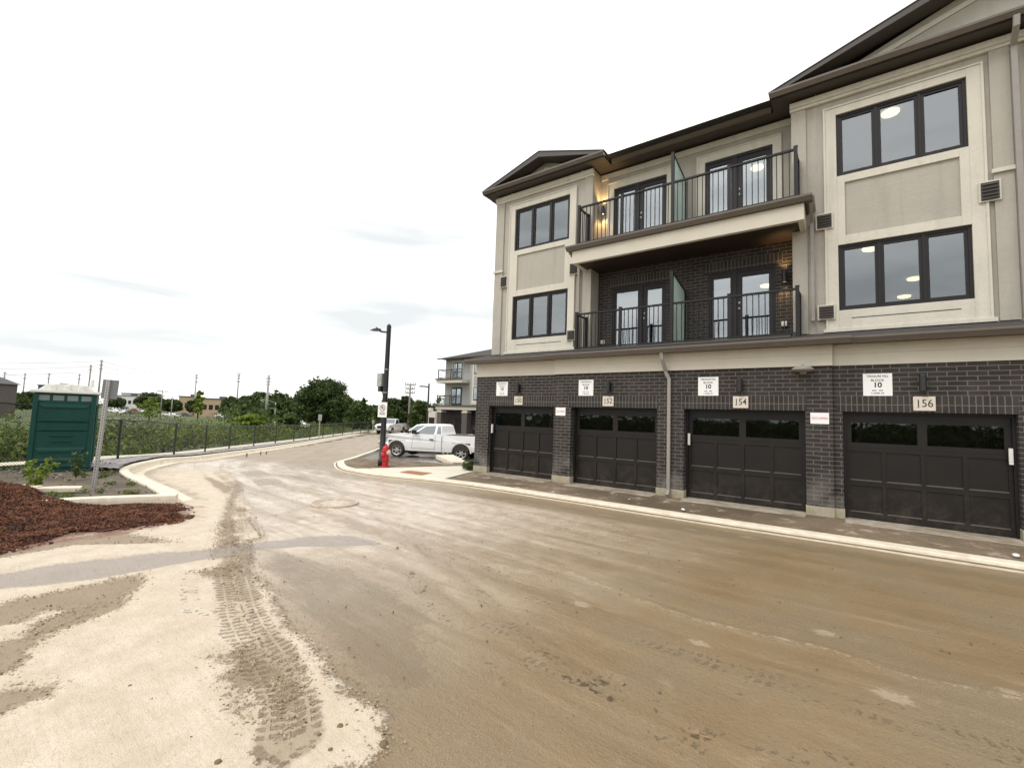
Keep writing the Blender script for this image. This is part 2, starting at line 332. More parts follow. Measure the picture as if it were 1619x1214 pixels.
def off(path, d):
    p = spline([(*q, 0) for q in path], 6); out = []
    for i, q in enumerate(p):
        t = (p[min(i+1, len(p)-1)]-p[max(i-1, 0)]).normalized(); out.append((q.x-t.y*d, q.y+t.x*d))
    return out
KR = [(16, -2.05), (2.02, -2.05), (-2.03, -2.12), (-5.56, -2.10), (-7.74, -2.12), (-9.22, -2.30), (-10.45, -2.62), (-11.53, -2.82), (-12.99, -2.72), (-14.30, -2.13), (-16.0, -.90), (-19.11, 1.95), (-21.81, 4.56), (-27.09, 9.9), (-34, 17.5), (-44, 29)]
KL = [(-10.62, -7.62), (-12.17, -7.46), (-14.0, -7.36), (-15.33, -7.18), (-16.15, -6.85), (-17.01, -6.30), (-19.40, -4.36), (-24.04, -.73), (-31.0, 6.2), (-40.0, 15.6), (-52, 29)]
K2 = [(-10.50, -7.98), (-11.1, -9.1), (-11.75, -10.6), (-13.2, -13.5), (-15, -18)]
FENCE = [(-16.3, -12.5), (-17.2, -9.6), (-18.3, -6.75), (-22.18, -3.6), (-26.06, -.5), (-31.0, 4.6), (-36.1, 10.4), (-41.5, 16.4), (-48, 24.5)]
CL = [(16, -5.4), (2, -5.3), (-8, -4.9), (-13, -4.6), (-17, -3.4), (-21, -.6), (-30, 8), (-44, 22), (-60, 40)]

def roadmat():
    m = bpy.data.materials.new('muddy_road'); m.use_nodes = True; t = m.node_tree; b = t.nodes['Principled BSDF']
    P = N(t, 'ShaderNodeNewGeometry').outputs['Position']; ST = attr(t, 'st').outputs['Vector']
    st = N(t, 'ShaderNodeMapping'); st.inputs['Scale'].default_value = (.16, 1.5, 1); LK(t, ST, st.inputs[0]); st = st.outputs[0]
    n1 = noise_(t, P, .55, 5); n2 = noise_(t, P, 3.2, 6, .65); n3 = noise_(t, P, 24, 5, .7); n4 = noise_(t, P, 95, 3, .6)
    s1 = noise_(t, st, 1.6, 6, .62, .5); s2 = noise_(t, st, 5, 5, .7, .3)
    # muddy slurry with streaks that follow the wheels
    mud = mix_(t, ramp_(t, math_(t, 'MULTIPLY_ADD', n1, .5, math_(t, 'MULTIPLY', s1, .5)), .36, .64), (.225, .155, .080), (.305, .218, .118))
    mud = mix_(t, math_(t, 'MULTIPLY', ramp_(t, s2, .54, .74), .28), mud, (.44, .34, .22))
    mud = mix_(t, math_(t, 'MULTIPLY', ramp_(t, n1, .42, .64), .6), mud, (.185, .145, .092))
    mud = mix_(t, math_(t, 'MULTIPLY', ramp_(t, n3, .5, .8), .35), mud, (.16, .11, .065))
    mud = mix_(t, math_(t, 'MULTIPLY', ramp_(t, n2, .55, .75), .3), mud, (.42, .33, .22))
    pale = attr(t, 'pale').outputs['Fac']           # lighter slurry round the bend, wet sky sheen painted into the colour
    pf = math_(t, 'MULTIPLY', pale, math_(t, 'MULTIPLY_ADD', ramp_(t, n2, .3, .7), .5, .5))
    mud = mix_(t, pf, mud, mix_(t, ramp_(t, s1, .38, .62), (.50, .405, .31), (.76, .66, .545)))
    mud = mix_(t, math_(t, 'MULTIPLY', ramp_(t, math_(t, 'ADD', attr(t, 'puff').outputs['Fac'], math_(t, 'MULTIPLY', math_(t, 'SUBTRACT', n3, .5), 1.8)), .42, .72), .42), mud, (.58, .49, .37))
    # dry dusty crust
    dry = mix_(t, ramp_(t, n2, .3, .75), (.53, .44, .335), (.68, .595, .475))
    dry = mix_(t, math_(t, 'MULTIPLY', ramp_(t, n3, .54, .70), .42), dry, (.42, .32, .20)); dry = mix_(t, math_(t, 'MULTIPLY', ramp_(t, n4, .56, .72), .30), dry, (.40, .31, .20))
    dry = mix_(t, math_(t, 'MULTIPLY', ramp_(t, n1, .5, .66), .28), dry, (.56, .46, .33))
    s3 = noise_(t, st, 11, 6, .75, .6); dry = mix_(t, math_(t, 'MULTIPLY', ramp_(t, s3, .52, .66), .30), dry, (.47, .37, .25)); vr = N(t, 'ShaderNodeTexVoronoi', feature='DISTANCE_TO_EDGE'); vr.inputs['Scale'].default_value = 34; LK(t, P, vr.inputs['Vector']); dry = mix_(t, math_(t, 'MULTIPLY', math_(t, 'MULTIPLY', math_(t, 'SUBTRACT', 1, ramp_(t, vr.outputs['Distance'], .01, .09)), ramp_(t, n2, .42, .62)), .28), dry, (.36, .28, .19))
    mud = mix_(t, math_(t, 'MULTIPLY', ramp_(t, s3, .53, .68), .35), mud, (.20, .145, .085)); mud = mix_(t, math_(t, 'MULTIPLY', math_(t, 'MULTIPLY', ramp_(t, n4, .52, .7), ramp_(t, n1, .42, .6)), .38), mud, (.52, .43, .31))
    e = math_(t, 'MULTIPLY_ADD', math_(t, 'SUBTRACT', n2, .5), .55, math_(t, 'ADD', math_(t, 'MULTIPLY', math_(t, 'SUBTRACT', n3, .5), .30), math_(t, 'MULTIPLY', math_(t, 'SUBTRACT', n4, .5), .10)))
    df = ramp_(t, math_(t, 'ADD', attr(t, 'dry').outputs['Fac'], e), -.03, .035)
    col = mix_(t, df, mud, dry)
    col = mix_(t, math_(t, 'MULTIPLY', ramp_(t, math_(t, 'ADD', attr(t, 'damp').outputs['Fac'], math_(t, 'MULTIPLY', e, 1.6)), -.02, .12), .5), col, (.17, .13, .075))
    pe = math_(t, 'ADD', attr(t, 'patch').outputs['Fac'], math_(t, 'ADD', math_(t, 'MULTIPLY', e, .75), math_(t, 'MULTIPLY', math_(t, 'SUBTRACT', n4, .5), .14)))
    pt = ramp_(t, pe, -.03, .045)
    col = mix_(t, math_(t, 'MULTIPLY', pt, .88), col, mix_(t, n2, (.205, .150, .095), (.30, .225, .15)))
    col = mix_(t, math_(t, 'MULTIPLY', ramp_(t, math_(t, 'ADD', attr(t, 'smear').outputs['Fac'], math_(t, 'MULTIPLY', e, 1.5)), .15, .65), .62), col, (.26, .195, .12))
    # lug prints
    U = N(t, 'ShaderNodeSeparateXYZ'); LK(t, attr(t, 'lugs').outputs['Vector'], U.inputs[0]); u, v, w = U.outputs
    av = math_(t, 'ABSOLUTE', v)
    ph = math_(t, 'FRACT', math_(t, 'ADD', math_(t, 'MULTIPLY_ADD', n2, 1.1, math_(t, 'MULTIPLY', u, 13.5)), math_(t, 'MULTIPLY', av, 3.0)))
    lug = ramp_(t, math_(t, 'ADD', math_(t, 'ABSOLUTE', math_(t, 'SUBTRACT', ph, .5)), math_(t, 'MULTIPLY', math_(t, 'SUBTRACT', n3, .5), .7)), .16, .34)
    gro = ramp_(t, math_(t, 'ABSOLUTE', math_(t, 'SUBTRACT', math_(t, 'FRACT', math_(t, 'MULTIPLY', v, 9.0)), .5)), .34, .42)
    lug = math_(t, 'MULTIPLY', lug, math_(t, 'SUBTRACT', 1, gro))
    env = ramp_(t, math_(t, 'ADD', w, math_(t, 'ADD', math_(t, 'MULTIPLY', math_(t, 'SUBTRACT', n3, .5), 4.0), math_(t, 'MULTIPLY', math_(t, 'SUBTRACT', n2, .5), 4.5))), .25, .75)
    lug = math_(t, 'MULTIPLY', lug, env)
    col = mix_(t, math_(t, 'MULTIPLY', lug, .62), col, (.19, .14, .085))
    ch = ramp_(t, math_(t, 'ADD', attr(t, 'chan').outputs['Fac'], math_(t, 'MULTIPLY', e, .55)), -.02, .07)
    col = mix_(t, math_(t, 'MULTIPLY', ch, .92), col, mix_(t, n2, (.265, .225, .185), (.36, .315, .27)))
    mu = ramp_(t, math_(t, 'ADD', attr(t, 'mulch').outputs['Fac'], math_(t, 'MULTIPLY', e, 2.2)), -.30, .10)
    col = mix_(t, math_(t, 'MULTIPLY', mu, .85), col, mix_(t, n3, (.10, .035, .02), (.25, .10, .06)))
    LK(t, col, b.inputs['Base Color'])
    ro = math_(t, 'MULTIPLY_ADD', n1, .42, .10); ro = math_(t, 'ADD', ro, math_(t, 'MULTIPLY', n3, .14)); ro = math_(t, 'SUBTRACT', ro, math_(t, 'MULTIPLY', pale, .16))
    ro = math_(t, 'ADD', ro, math_(t, 'MULTIPLY', df, .42)); ro = math_(t, 'SUBTRACT', ro, math_(t, 'MULTIPLY', ch, .12), clamp=True)
    LK(t, ro, b.inputs['Roughness']); b.inputs['Specular IOR Level'].default_value = .5
    h = math_(t, 'ADD', math_(t, 'MULTIPLY', n3, 1.1), math_(t, 'MULTIPLY', n4, .6)); h = math_(t, 'ADD', h, math_(t, 'MULTIPLY', s2, 1.0)); h = math_(t, 'ADD', h, math_(t, 'MULTIPLY', df, .6)); h = math_(t, 'SUBTRACT', h, math_(t, 'MULTIPLY', lug, .8))
    bp = N(t, 'ShaderNodeBump'); bp.inputs['Strength'].default_value = .8; bp.inputs['Distance'].default_value = .018; LK(t, h, bp.inputs['Height']); LK(t, bp.outputs[0], b.inputs['Normal'])
    return m
def soilmat(name, a, bcol, c, sc=1.0, rough=.9, cf=.5, clo=.56, bump=.8, wet=False):
    m = bpy.data.materials.new(name); m.use_nodes = True; t = m.node_tree; b = t.nodes['Principled BSDF']
    P = N(t, 'ShaderNodeNewGeometry').outputs['Position']; n1 = noise_(t, P, .9*sc, 5); n2 = noise_(t, P, 7*sc, 6, .7); n3 = noise_(t, P, 38*sc, 4, .7)
    col = mix_(t, ramp_(t, n1, .38, .62), a, bcol); col = mix_(t, math_(t, 'MULTIPLY', ramp_(t, n2, clo, clo+.14), cf), col, c)
    col = mix_(t, math_(t, 'MULTIPLY', ramp_(t, n3, .45, .75), .5), col, tuple(x*.45 for x in a)); LK(t, col, b.inputs['Base Color'])
    b.inputs['Roughness'].default_value = rough
    if wet: LK(t, math_(t, 'MULTIPLY_ADD', n1, .8, -.05, clamp=True), b.inputs['Roughness'])
    h = math_(t, 'ADD', n2, math_(t, 'MULTIPLY', n3, .5)); bp = N(t, 'ShaderNodeBump'); bp.inputs['Strength'].default_value = bump; bp.inputs['Distance'].default_value = .03; LK(t, h, bp.inputs['Height']); LK(t, bp.outputs[0], b.inputs['Normal'])
    return m
M['road'] = roadmat()
def splash(m, z0, z1, col, amt):
    t = m.node_tree; b = t.nodes['Principled BSDF']; old = b.inputs['Base Color'].links[0].from_socket; g = N(t, 'ShaderNodeNewGeometry').outputs['Position']; sp = N(t, 'ShaderNodeSeparateXYZ'); LK(t, g, sp.inputs[0])
    hgt = N(t, 'ShaderNodeMapRange'); hgt.inputs['From Min'].default_value = z0; hgt.inputs['From Max'].default_value = z1; hgt.inputs['To Min'].default_value = 1; hgt.inputs['To Max'].default_value = 0; LK(t, sp.outputs['Z'], hgt.inputs['Value'])
    n = noise_(t, g, 3.5, 6, .75); n2 = noise_(t, g, 40, 3, .7); f = math_(t, 'MULTIPLY', hgt.outputs[0], math_(t, 'ADD', ramp_(t, n, .40, .72), math_(t, 'MULTIPLY', ramp_(t, n2, .55, .7), .5)), clamp=True)
    LK(t, mix_(t, math_(t, 'MULTIPLY', f, amt), old, col), b.inputs['Base Color'])
splash(M['door'], .1, .95, (.11, .085, .06), .40); splash(M['plinth'], .05, .32, (.17, .13, .08), .8); splash(M['toproof'], 2.0, 2.6, (.4, .38, .32), .3); splash(M['green'], 0, .8, (.10, .085, .06), .45); splash(M['carw'], -.5, .25, (.35, .29, .22), .6); splash(M['pipe'], .1, .9, (.2, .16, .11), .6)
M['soil'] = soilmat('verge_soil', (.095, .075, .050), (.165, .135, .095), (.10, .11, .04), 1.6)
M['mudstrip'] = soilmat('gutter_mud', (.16, .12, .07), (.24, .18, .11), (.34, .27, .18), 2)
M['soil2'] = soilmat('mulchy_soil', (.13, .095, .06), (.24, .18, .12), (.30, .26, .19), 2)
M['gravel'] = soilmat('grey_gravel', (.27, .26, .26), (.38, .36, .345), (.50, .47, .43), 4, cf=.7, clo=.5)
M['asphalt'] = soilmat('wet_asphalt', (.050, .036, .026), (.13, .10, .075), (.28, .22, .16), .8, rough=.5, cf=.55, clo=.52, bump=.4, wet=True)
M['field'] = soilmat('field_grass', (.050, .070, .018), (.085, .105, .030), (.15, .14, .07), .07)
M['apron'] = soilmat('muddy_apron', (.105, .076, .046), (.19, .14, .09), (.50, .43, .33), 1.1, cf=.85, clo=.60, bump=.5)
M['apron'] = soilmat('muddy_apron', (.11, .080, .048), (.20, .15, .098), (.46, .39, .30), .42, cf=.85, clo=.54, bump=.5)
M['thresh'] = newmat('threshold_concrete', (.40, .36, .29), .85, noise=.4, nscale=3.5, bump=.4, bscale=50, dirt=(.20, .15, .10))

# ---------------------------------------------------------------- terrain, road, verges
def terr(x, y):
    P = np.stack([np.atleast_1d(x), np.atleast_1d(y)], -1).astype(float)
    d = seg_sd(P, [(-16.3, -60)]+FENCE+[(-60, 40), (-200, 190), (-600, 100), (-600, -300), (-16, -300)])
    k = np.clip(d/35, 0, 1); k = k*k*(3-2*k)
    return gz(P[:, 0], P[:, 1])*(1-k)-3.2*k-.06
xs = axis(-60, 20, 1.6, -2500, 2500, 1.25); ys = axis(-30, 60, 1.6, -2500, 2500, 1.25)
X, Y, F = grid(xs, ys); Z = terr(X, Y); far = np.hypot(X, Y) > 700
struct(npmesh('ground', np.stack([X, Y, Z], -1), F, M['field'], smooth=True))

DRY = [(-6.6, -8.38), (-5.67, -8.76), (-4.85, -8.93), (-4.33, -9.08), (-3.80, -9.20), (-3.52, -9.25), (-3.19, -9.34), (-2.80, -9.38), (-2.47, -9.42), (-2.34, -9.47), (-2.12, -9.57), (-2.10, -9.71), (-2.2, -9.9), (-2.0, -10.4), (-1.9, -12), (-3, -15), (-30, -15), (-30, -9), (-17, -7), (-16.5, -6.0), (-14.5, -5.4), (-12.6, -5.95), (-11, -6.6), (-9, -7.2), (-8.2, -7.65), (-7, -8.0), (-6.8, -8.3)]
CHAN = [(-7.75, -11.6), (-7.55, -10.54), (-7.48, -10.10), (-7.43, -9.77), (-7.20, -9.20), (-6.96, -8.71), (-6.76, -8.05), (-6.67, -7.53), (-6.22, -6.95), (-5.3, -6.7), (-5.0, -7.0), (-5.56, -7.45), (-6.11, -7.85), (-6.43, -8.38), (-6.44, -8.90), (-6.50, -9.40), (-6.53, -9.90), (-6.67, -10.27), (-6.87, -10.60), (-7.0, -11.6)]
PATCH = [[(-6.34, -10.65), (-6.41, -10.54), (-6.38, -9.99), (-6.46, -9.79), (-6.37, -9.59), (-6.10, -9.64), (-5.78, -9.81), (-5.48, -9.99), (-5.37, -10.21), (-5.27, -10.45), (-5.01, -10.64), (-4.75, -10.74), (-4.5, -11.2), (-5.1, -10.9), (-5.35, -10.72), (-5.65, -10.45), (-5.74, -10.32), (-5.9, -10.42), (-5.72, -10.62), (-5.9, -11.2)],
         [(-4.48, -10.83), (-4.51, -10.76), (-4.32, -10.63), (-4.25, -10.62), (-4.18, -10.68), (-4.20, -10.79), (-4.13, -10.9), (-4.3, -11.3)],
         [(-3.96, -9.87), (-3.92, -9.72), (-3.82, -9.61), (-3.60, -9.58), (-3.50, -9.70), (-3.60, -9.78), (-3.72, -9.75), (-3.79, -9.80), (-3.74, -9.72)],
         [(-3.69, -9.65), (-3.60, -9.78), (-3.55, -9.87), (-3.31, -9.93), (-3.15, -9.99), (-2.93, -9.97), (-2.95, -9.90), (-3.15, -9.88), (-3.33, -9.80), (-3.19, -9.71), (-2.84, -9.81), (-2.75, -9.77), (-3.00, -9.59), (-3.42, -9.47), (-3.47, -9.55)],
         [(-6.02, -9.14), (-6.03, -9.02), (-5.96, -8.91), (-6.20, -8.64), (-5.81, -8.78), (-5.66, -8.99), (-5.66, -9.11), (-5.84, -9.19)],
         [(-12.34, -6.17), (-10.52, -7.02), (-8.70, -7.87), (-7.14, -8.53), (-6.4, -8.85), (-6.3, -8.6), (-6.95, -8.34), (-7.99, -7.98), (-9.59, -7.26), (-10.2, -7.0), (-10.98, -6.60), (-12.17, -5.98)],
         [(-15.27, -5.84), (-14.07, -6.12), (-12.45, -6.30), (-11.58, -6.48), (-10.86, -6.93), (-12.23, -6.66), (-13.64, -6.33)],
         [(-9.4, -7.42), (-9.1, -7.5), (-8.9, -7.42), (-8.95, -7.25), (-9.3, -7.3)],
         [(-8.9, -9.3), (-7.8, -9.0), (-7.55, -8.9), (-7.9, -9.35), (-8.3, -9.8), (-8.2, -10.6), (-8.5, -10.6)],
         [(-5.75, -10.05), (-5.5, -10.25), (-5.3, -10.6), (-5.6, -10.55)]]
TRACKS = [([(-6.9, -8.35), (-6.1, -8.70), (-5.82, -8.88), (-5.13, -9.12), (-4.52, -9.33), (-3.98, -9.47), (-3.62, -9.54), (-3.20, -9.64), (-2.90, -9.75), (-2.62, -9.9)], .20, 1.0),
          ([(-2.45, -10.12), (-2.3, -10.25), (-2.0, -10.6), (-1.8, -11.2)], .16, .62), ([(-6.1, -9.25), (-5.2, -9.5), (-4.5, -9.72)], .10, .45),
          ([(-14.6, -5.6), (-12.3, -6.15), (-10.5, -6.90), (-8.7, -7.65), (-7.0, -8.32)], .20, .7),
          ([(-17.5, -2.9), (-14.83, -3.0), (-11.29, -4.3), (-8.68, -5.3), (-6.96, -5.9), (-5.47, -6.5), (-3.2, -7.5), (-.5, -8.6)], .15, .55), ([(-17.5, -3.5), (-14.83, -3.5), (-11.5, -4.7), (-9, -5.7), (-7.2, -6.35), (-5.8, -6.95), (-3.6, -7.9), (-1.2, -8.9)], .12, .45),
          ([(-34, 11.6), (-24, 3.0), (-19.2, -.6), (-16.4, -2.5), (-14.9, -3.2), (-13.5, -3.3), (-11, -3.35)], .38, .6), ([(-33, 8.8), (-24, .9), (-19, -2.4), (-15.5, -4.4), (-12.5, -5.3), (-10.2, -6.0)], .34, .5), ([(-36, 15), (-27, 7.2), (-20.5, 1.4), (-17, -1.2), (-15, -2.6), (-12.5, -3.15), (-9.5, -2.95), (-6.5, -2.8)], .22, .6),
          ([(-4.4, -6.7), (-2.6, -7.15), (-1.0, -7.35), (.6, -7.3), (3, -7.1)], .16, .55), ([(-4.2, -7.6), (-2.6, -8.1), (-1.2, -8.25), (.4, -8.0), (3, -7.6)], .14, .5)]
MULCH = [(-14.5, -12.2), (-14.2, -10.0), (-12.8, -9.5), (-11.5, -9.35), (-11.0, -9.0), (-10.85, -8.6), (-10.45, -8.05), (-9.9, -8.0), (-9.05, -8.28), (-8.8, -8.55), (-8.85, -8.75), (-8.7, -9.2), (-8.80, -9.7), (-8.62, -10.2), (-8.4, -10.8), (-9.2, -12)]
ROADP = KR+[(-60, 48), (-64, 44)]+KL[::-1]+[(-10.5, -7.9)]+K2+[(-15, -40), (16, -40)]
xs = axis(-12.5, 3, .055, -62, 18, 1.05); ys = axis(-10.95, -4.5, .055, -30, 44, 1.05)
X, Y, F = grid(xs, ys); P2 = np.stack([X, Y], -1)
keep = seg_sd(P2, ROADP) > -.45
V = np.stack([X, Y, gz(X, Y)], -1)
V, F, _ = trim(V, F, keep); P2 = V[:, :2].astype(float); X, Y = P2.T
cl = np.array([tuple(p) for p in spline([(*p, 0) for p in CL], 30)])[:, :2]
cs = np.concatenate([[0], np.cumsum(np.hypot(*np.diff(cl, axis=0).T))])
st = np.zeros((len(P2), 3)); BIG = np.full(len(P2), 1e9)
for i in range(len(cl)-1):
    a = cl[i]; ab = cl[i+1]-a; L2 = ab@ab; t_ = np.clip(((P2-a)@ab)/L2, 0, 1); d = P2-a-t_[:, None]*ab; dd = np.hypot(*d.T); q = dd < BIG
    BIG[q] = dd[q]; st[q, 0] = cs[i]+t_[q]*math.sqrt(L2); st[q, 1] = dd[q]*np.sign(ab[0]*d[q, 1]-ab[1]*d[q, 0])
dry = seg_sd(P2, DRY); chan = np.minimum(seg_sd(P2, CHAN), 1)-.5*np.clip((X+7)/1.9, 0, 1)**3; patch = np.max([seg_sd(P2, p) for p in PATCH], 0); mul = seg_sd(P2, MULCH)
uv = np.zeros((len(P2), 3)); 
uv[:, 2] = -2; gb = np.full(len(P2), 1e9); smear = np.zeros(len(P2))
for T, hw, amp in TRACKS:
    T = np.array([tuple(p)[:2] for p in spline([(*p, 0) for p in T], 6)]); s0 = 0; best = np.full(len(P2), 1e9); tu = np.zeros(len(P2)); tv = np.zeros(len(P2))
    for i in range(len(T)-1):
        a = T[i]; ab = T[i+1]-a; L = math.hypot(*ab); t_ = np.clip(((P2-a)@ab)/L/L, 0, 1); d = P2-a-t_[:, None]*ab; dd = np.hypot(*d.T); q = dd < best
        best[q] = dd[q]; tu[q] = s0+t_[q]*L; tv[q] = dd[q]*np.sign(ab[0]*d[q, 1]-ab[1]*d[q, 0]); s0 += L
    ww = np.clip((hw-best)/.05, -2, 1)-1.6*np.exp(-(tv/.022)**2)
    ww = ww*amp-(1-amp)*.9+.5*(fbm(X, Y, 1.2, 40)-.5); q = ww > uv[:, 2]; uv[q, 0] = tu[q]; uv[q, 1] = tv[q]; uv[q, 2] = ww[q]
    smear = np.maximum(smear, amp*(1.7 if hw > .21 else 1)*np.clip((hw+.03-best)/.08, 0, 1)*np.clip(fbm(X, Y, 1.7, 44)*1.6-.25, 0, 1))
PUFF = [(-2.20, -7.03, .13), (-1.03, -7.09, .12), (-.15, -6.11, .13), (.27, -7.01, .16), (.99, -6.37, .10), (-2.9, -8.6, .05), (-.6, -9.3, .06), (-.9, -9.55, .05), (-6.2, -5.6, .35), (-4.6, -6.2, .22), (-3.9, -2.75, .20), (-1.3, -2.62, .22), (-2.2, -2.75, .15), (-7.2, -2.9, .3), (-8.3, -3.0, .3)]
puff = np.zeros(len(P2))
for px_, py_, r_ in PUFF: puff = np.maximum(puff, np.exp(-(((X-px_)**2+((Y-py_)*1.5)**2)/r_**2)))
RID = [(-3.6, -6.0), (-2.77, -6.27), (-1.86, -6.52), (-1.17, -6.64), (-.64, -6.58), (-.16, -6.50), (.44, -6.60), (1.05, -6.45), (3, -6.3)]
puff = np.maximum(puff, .62*np.exp(-(seg_sd(P2, RID, False)/.05)**2))
DAMP = [(-9.8, -3.0), (-7, -2.55), (-4, -2.42), (-1, -2.40), (3, -2.42), (3, -2.75), (-2, -3.05), (-5, -3.2), (-8, -3.25)]
damp = np.maximum(seg_sd(P2, DAMP), np.maximum(seg_sd(P2, [(-14.8, -4.9), (-13.0, -4.3), (-11.2, -4.25), (-9.7, -4.6), (-11.5, -4.75)]), seg_sd(P2, [(-6.3, -8.2), (-4.9, -7.9), (-3.4, -8.1), (-2.4, -8.9), (-2.3, -9.35), (-4.2, -8.95), (-5.6, -8.65)])))
damp = np.maximum(damp, .10-np.abs(seg_sd(P2, off(KL, -.10), False)-.0)*.8)
pale = np.clip((-X-1.9+.25*(Y+8))/5, 0, 1)*np.clip((-2.6-Y)/1.3+.25, .15, 1)
# relief: low ruts and ridges left by the wheels, the shallow channel, the crust edge
def sm(v, w): return 1/(1+np.exp(-np.clip(v/w, -30, 30)))
dz = .010*(fbm(X, Y, 1.1, 3)-.5)+.008*(fbm(st[:, 0]*.18, st[:, 1]*2.4, 1, 8)-.5)-.022*sm(chan, .03)+.012*sm(dry, .015)*(1-sm(patch, .015))
for T, amp in (([(-2.77, -6.27), (-1.86, -6.52), (-1.17, -6.64), (-.64, -6.58), (-.16, -6.50), (.44, -6.60), (1.05, -6.45), (3, -6.3)], .022), ([(-7, -4.7), (-4, -5.35), (-1, -5.5), (3, -5.2)], .010), ([(-3.2, -6.6), (-2, -6.95), (-.8, -7.05), (.5, -6.95), (2.5, -6.8)], -.014),
               ([(-14.8, -3.0), (-11.3, -4.3), (-8.7, -5.3), (-6.96, -5.88), (-5.5, -6.5), (-3.5, -7.3), (-1.5, -8.1), (0, -8.6)], -.012), ([(-14.8, -3.25), (-11.3, -4.5), (-8.8, -5.5), (-7.1, -6.1), (-5.7, -6.75), (-3.8, -7.55), (-1.8, -8.4), (0, -8.9)], -.012)):
    d = seg_sd(P2, T, False)+.05*(fbm(X, Y, 3, 5)-.5); dz += amp*np.exp(-(d/.045)**2)*(.4+1.0*fbm(X, Y, 1.5, 6))
dz -= .010*smear
V[:, 2] += dz*np.clip(1.3-np.hypot(X, Y+11)/30, .2, 1)
struct(npmesh('muddy_road', V, F, M['road'], smooth=True, attrs=dict(dry=dry, chan=chan, patch=patch, lugs=uv, st=st, pale=pale, mulch=mul, puff=puff, damp=damp, smear=smear)))

def sheet(name, poly, step, zf, mat, attrs=None, bump=0, bs=3, ext=.0, kind='structure'):
    a = np.array(poly); xs = np.arange(a[:, 0].min()-step, a[:, 0].max()+2*step, step); ys = np.arange(a[:, 1].min()-step, a[:, 1].max()+2*step, step)
    X, Y, F = grid(xs, ys); sd_ = seg_sd(np.stack([X, Y], -1), poly); keep = sd_ > -ext
    Z = zf(X, Y)+bump*(fbm(X, Y, bs, 2)-.4)*np.clip(sd_*3, 0, 1)
    V, F, _ = trim(np.stack([X, Y, Z], -1), F, keep)
    o = npmesh(name, V, F, mat, smooth=True); o['kind'] = kind; return o
# left island with the toilet, right verge with lamp and hydrant, side street under the pickup
isl = off(KL, .51)[::-1][:]+[(-10.62, -8.12)]; k2o = off(K2, -.10)
sheet('verge_soil', isl+k2o+[(-20, -18), (-17.2, -9.6)]+[(x-.6, y-.4) for x, y in FENCE[2:]], .16, lambda x, y: gz(x, y)+.115, M['soil'], bump=.13, bs=1.6, ext=.12)
kb = off(KR, -.32)
sheet('gravel_strip', off(KL, .50)[17:]+[(x-.05, y-.0) for x, y in FENCE[::-1][:-2]]+[(-17.9, -8.2), (-16.9, -8.6)], .12, lambda x, y: gz(x, y)+.215, M['gravel'], bump=.05, bs=5, ext=.05)
def ribbon(name, pa, pb, zf, mat):
    m = MB()
    for i in range(min(len(pa), len(pb))-1):
        q = [pa[i], pa[i+1], pb[i+1], pb[i]]; n = len(m.v)
        m.quad(*[(x, y, float(zf(x, y))) for x, y in q])
    return struct(m.build(name, mat))
fo = off(FENCE, .12); fi = off(FENCE, .62)
ribbon('footpath', off(FENCE, .02), off(FENCE, .85), lambda x, y: gz(x, y)+.235, M['walk'])
rv = [(-12.3, -2.3)]+[p for p in kb if -17.6 < p[0] < -12.3]+[(-17.6, 1.0), (-15.6, 1.2), (-13.4, .95), (-11.2, 1.0)]
sheet('verge_mulch', rv, .07, lambda x, y: gz(x, y)+.07, M['soil2'], bump=.10, bs=4, ext=.06)
sheet('side_street', [(-9.0, -.5), (-12.2, -.8), (-16.5, 1.0)]+[p for p in kb if p[0] < -17.4]+[(-44, 70), (-9, 70)], .5, lambda x, y: gz(x, y)+.012, M['asphalt'], ext=.3)
PAD = [(-9.28, -1.80), (-9.80, .45), (-10.2, .75), (-11.15, 1.0), (-12.5, -2.1)]
m = MB(); pd = [(-9.22, -1.9)]+[p for p in kb if -12.75 < p[0] < -9.3]+[(-11.10, 1.02), (-9.80, .6), (-9.80, -.02)]
m.prism([(x, y) for x, y in pd], -.1, .088, 'z'); struct(m.build('sidewalk', M['walk'], bevel=.008))
m = MB(); m.prism([(-11.05, -1.98), (-11.2, -1.52), (-10.33, -1.30), (-10.12, -1.92)], .08, .098, 'z')
for i in range(14):
    for j in range(7):
        x = -10.25-.85*i/13-.05*j/6; y = -1.86+.42*j/6+.02*i/13; m.lathe([(.018, .098), (.012, .104), (0, .104)], 6, Matrix.Translation((x, y, 0)))
tag(m.build('tactile_plate', M['tactile']), 'rust coloured tactile paving plate set in the corner sidewalk', 'paving plate')
# apron in front of the garages
xs = np.arange(-9.75, 16, .09); ys = np.arange(-1.85, .36, .055); X, Y, F = grid(xs, ys)
Z = .062+.05*np.clip((Y+1.7)/1.3, 0, 1)+.012*(fbm(X, Y, 3, 4)-.5)
k = ~((X < -9.2) & (Y < -1.75+(-9.2-X)*3.4))
V, F, _ = trim(np.stack([X, Y, Z], -1), F, k); struct(npmesh('apron', V, F, M['apron'], smooth=True))

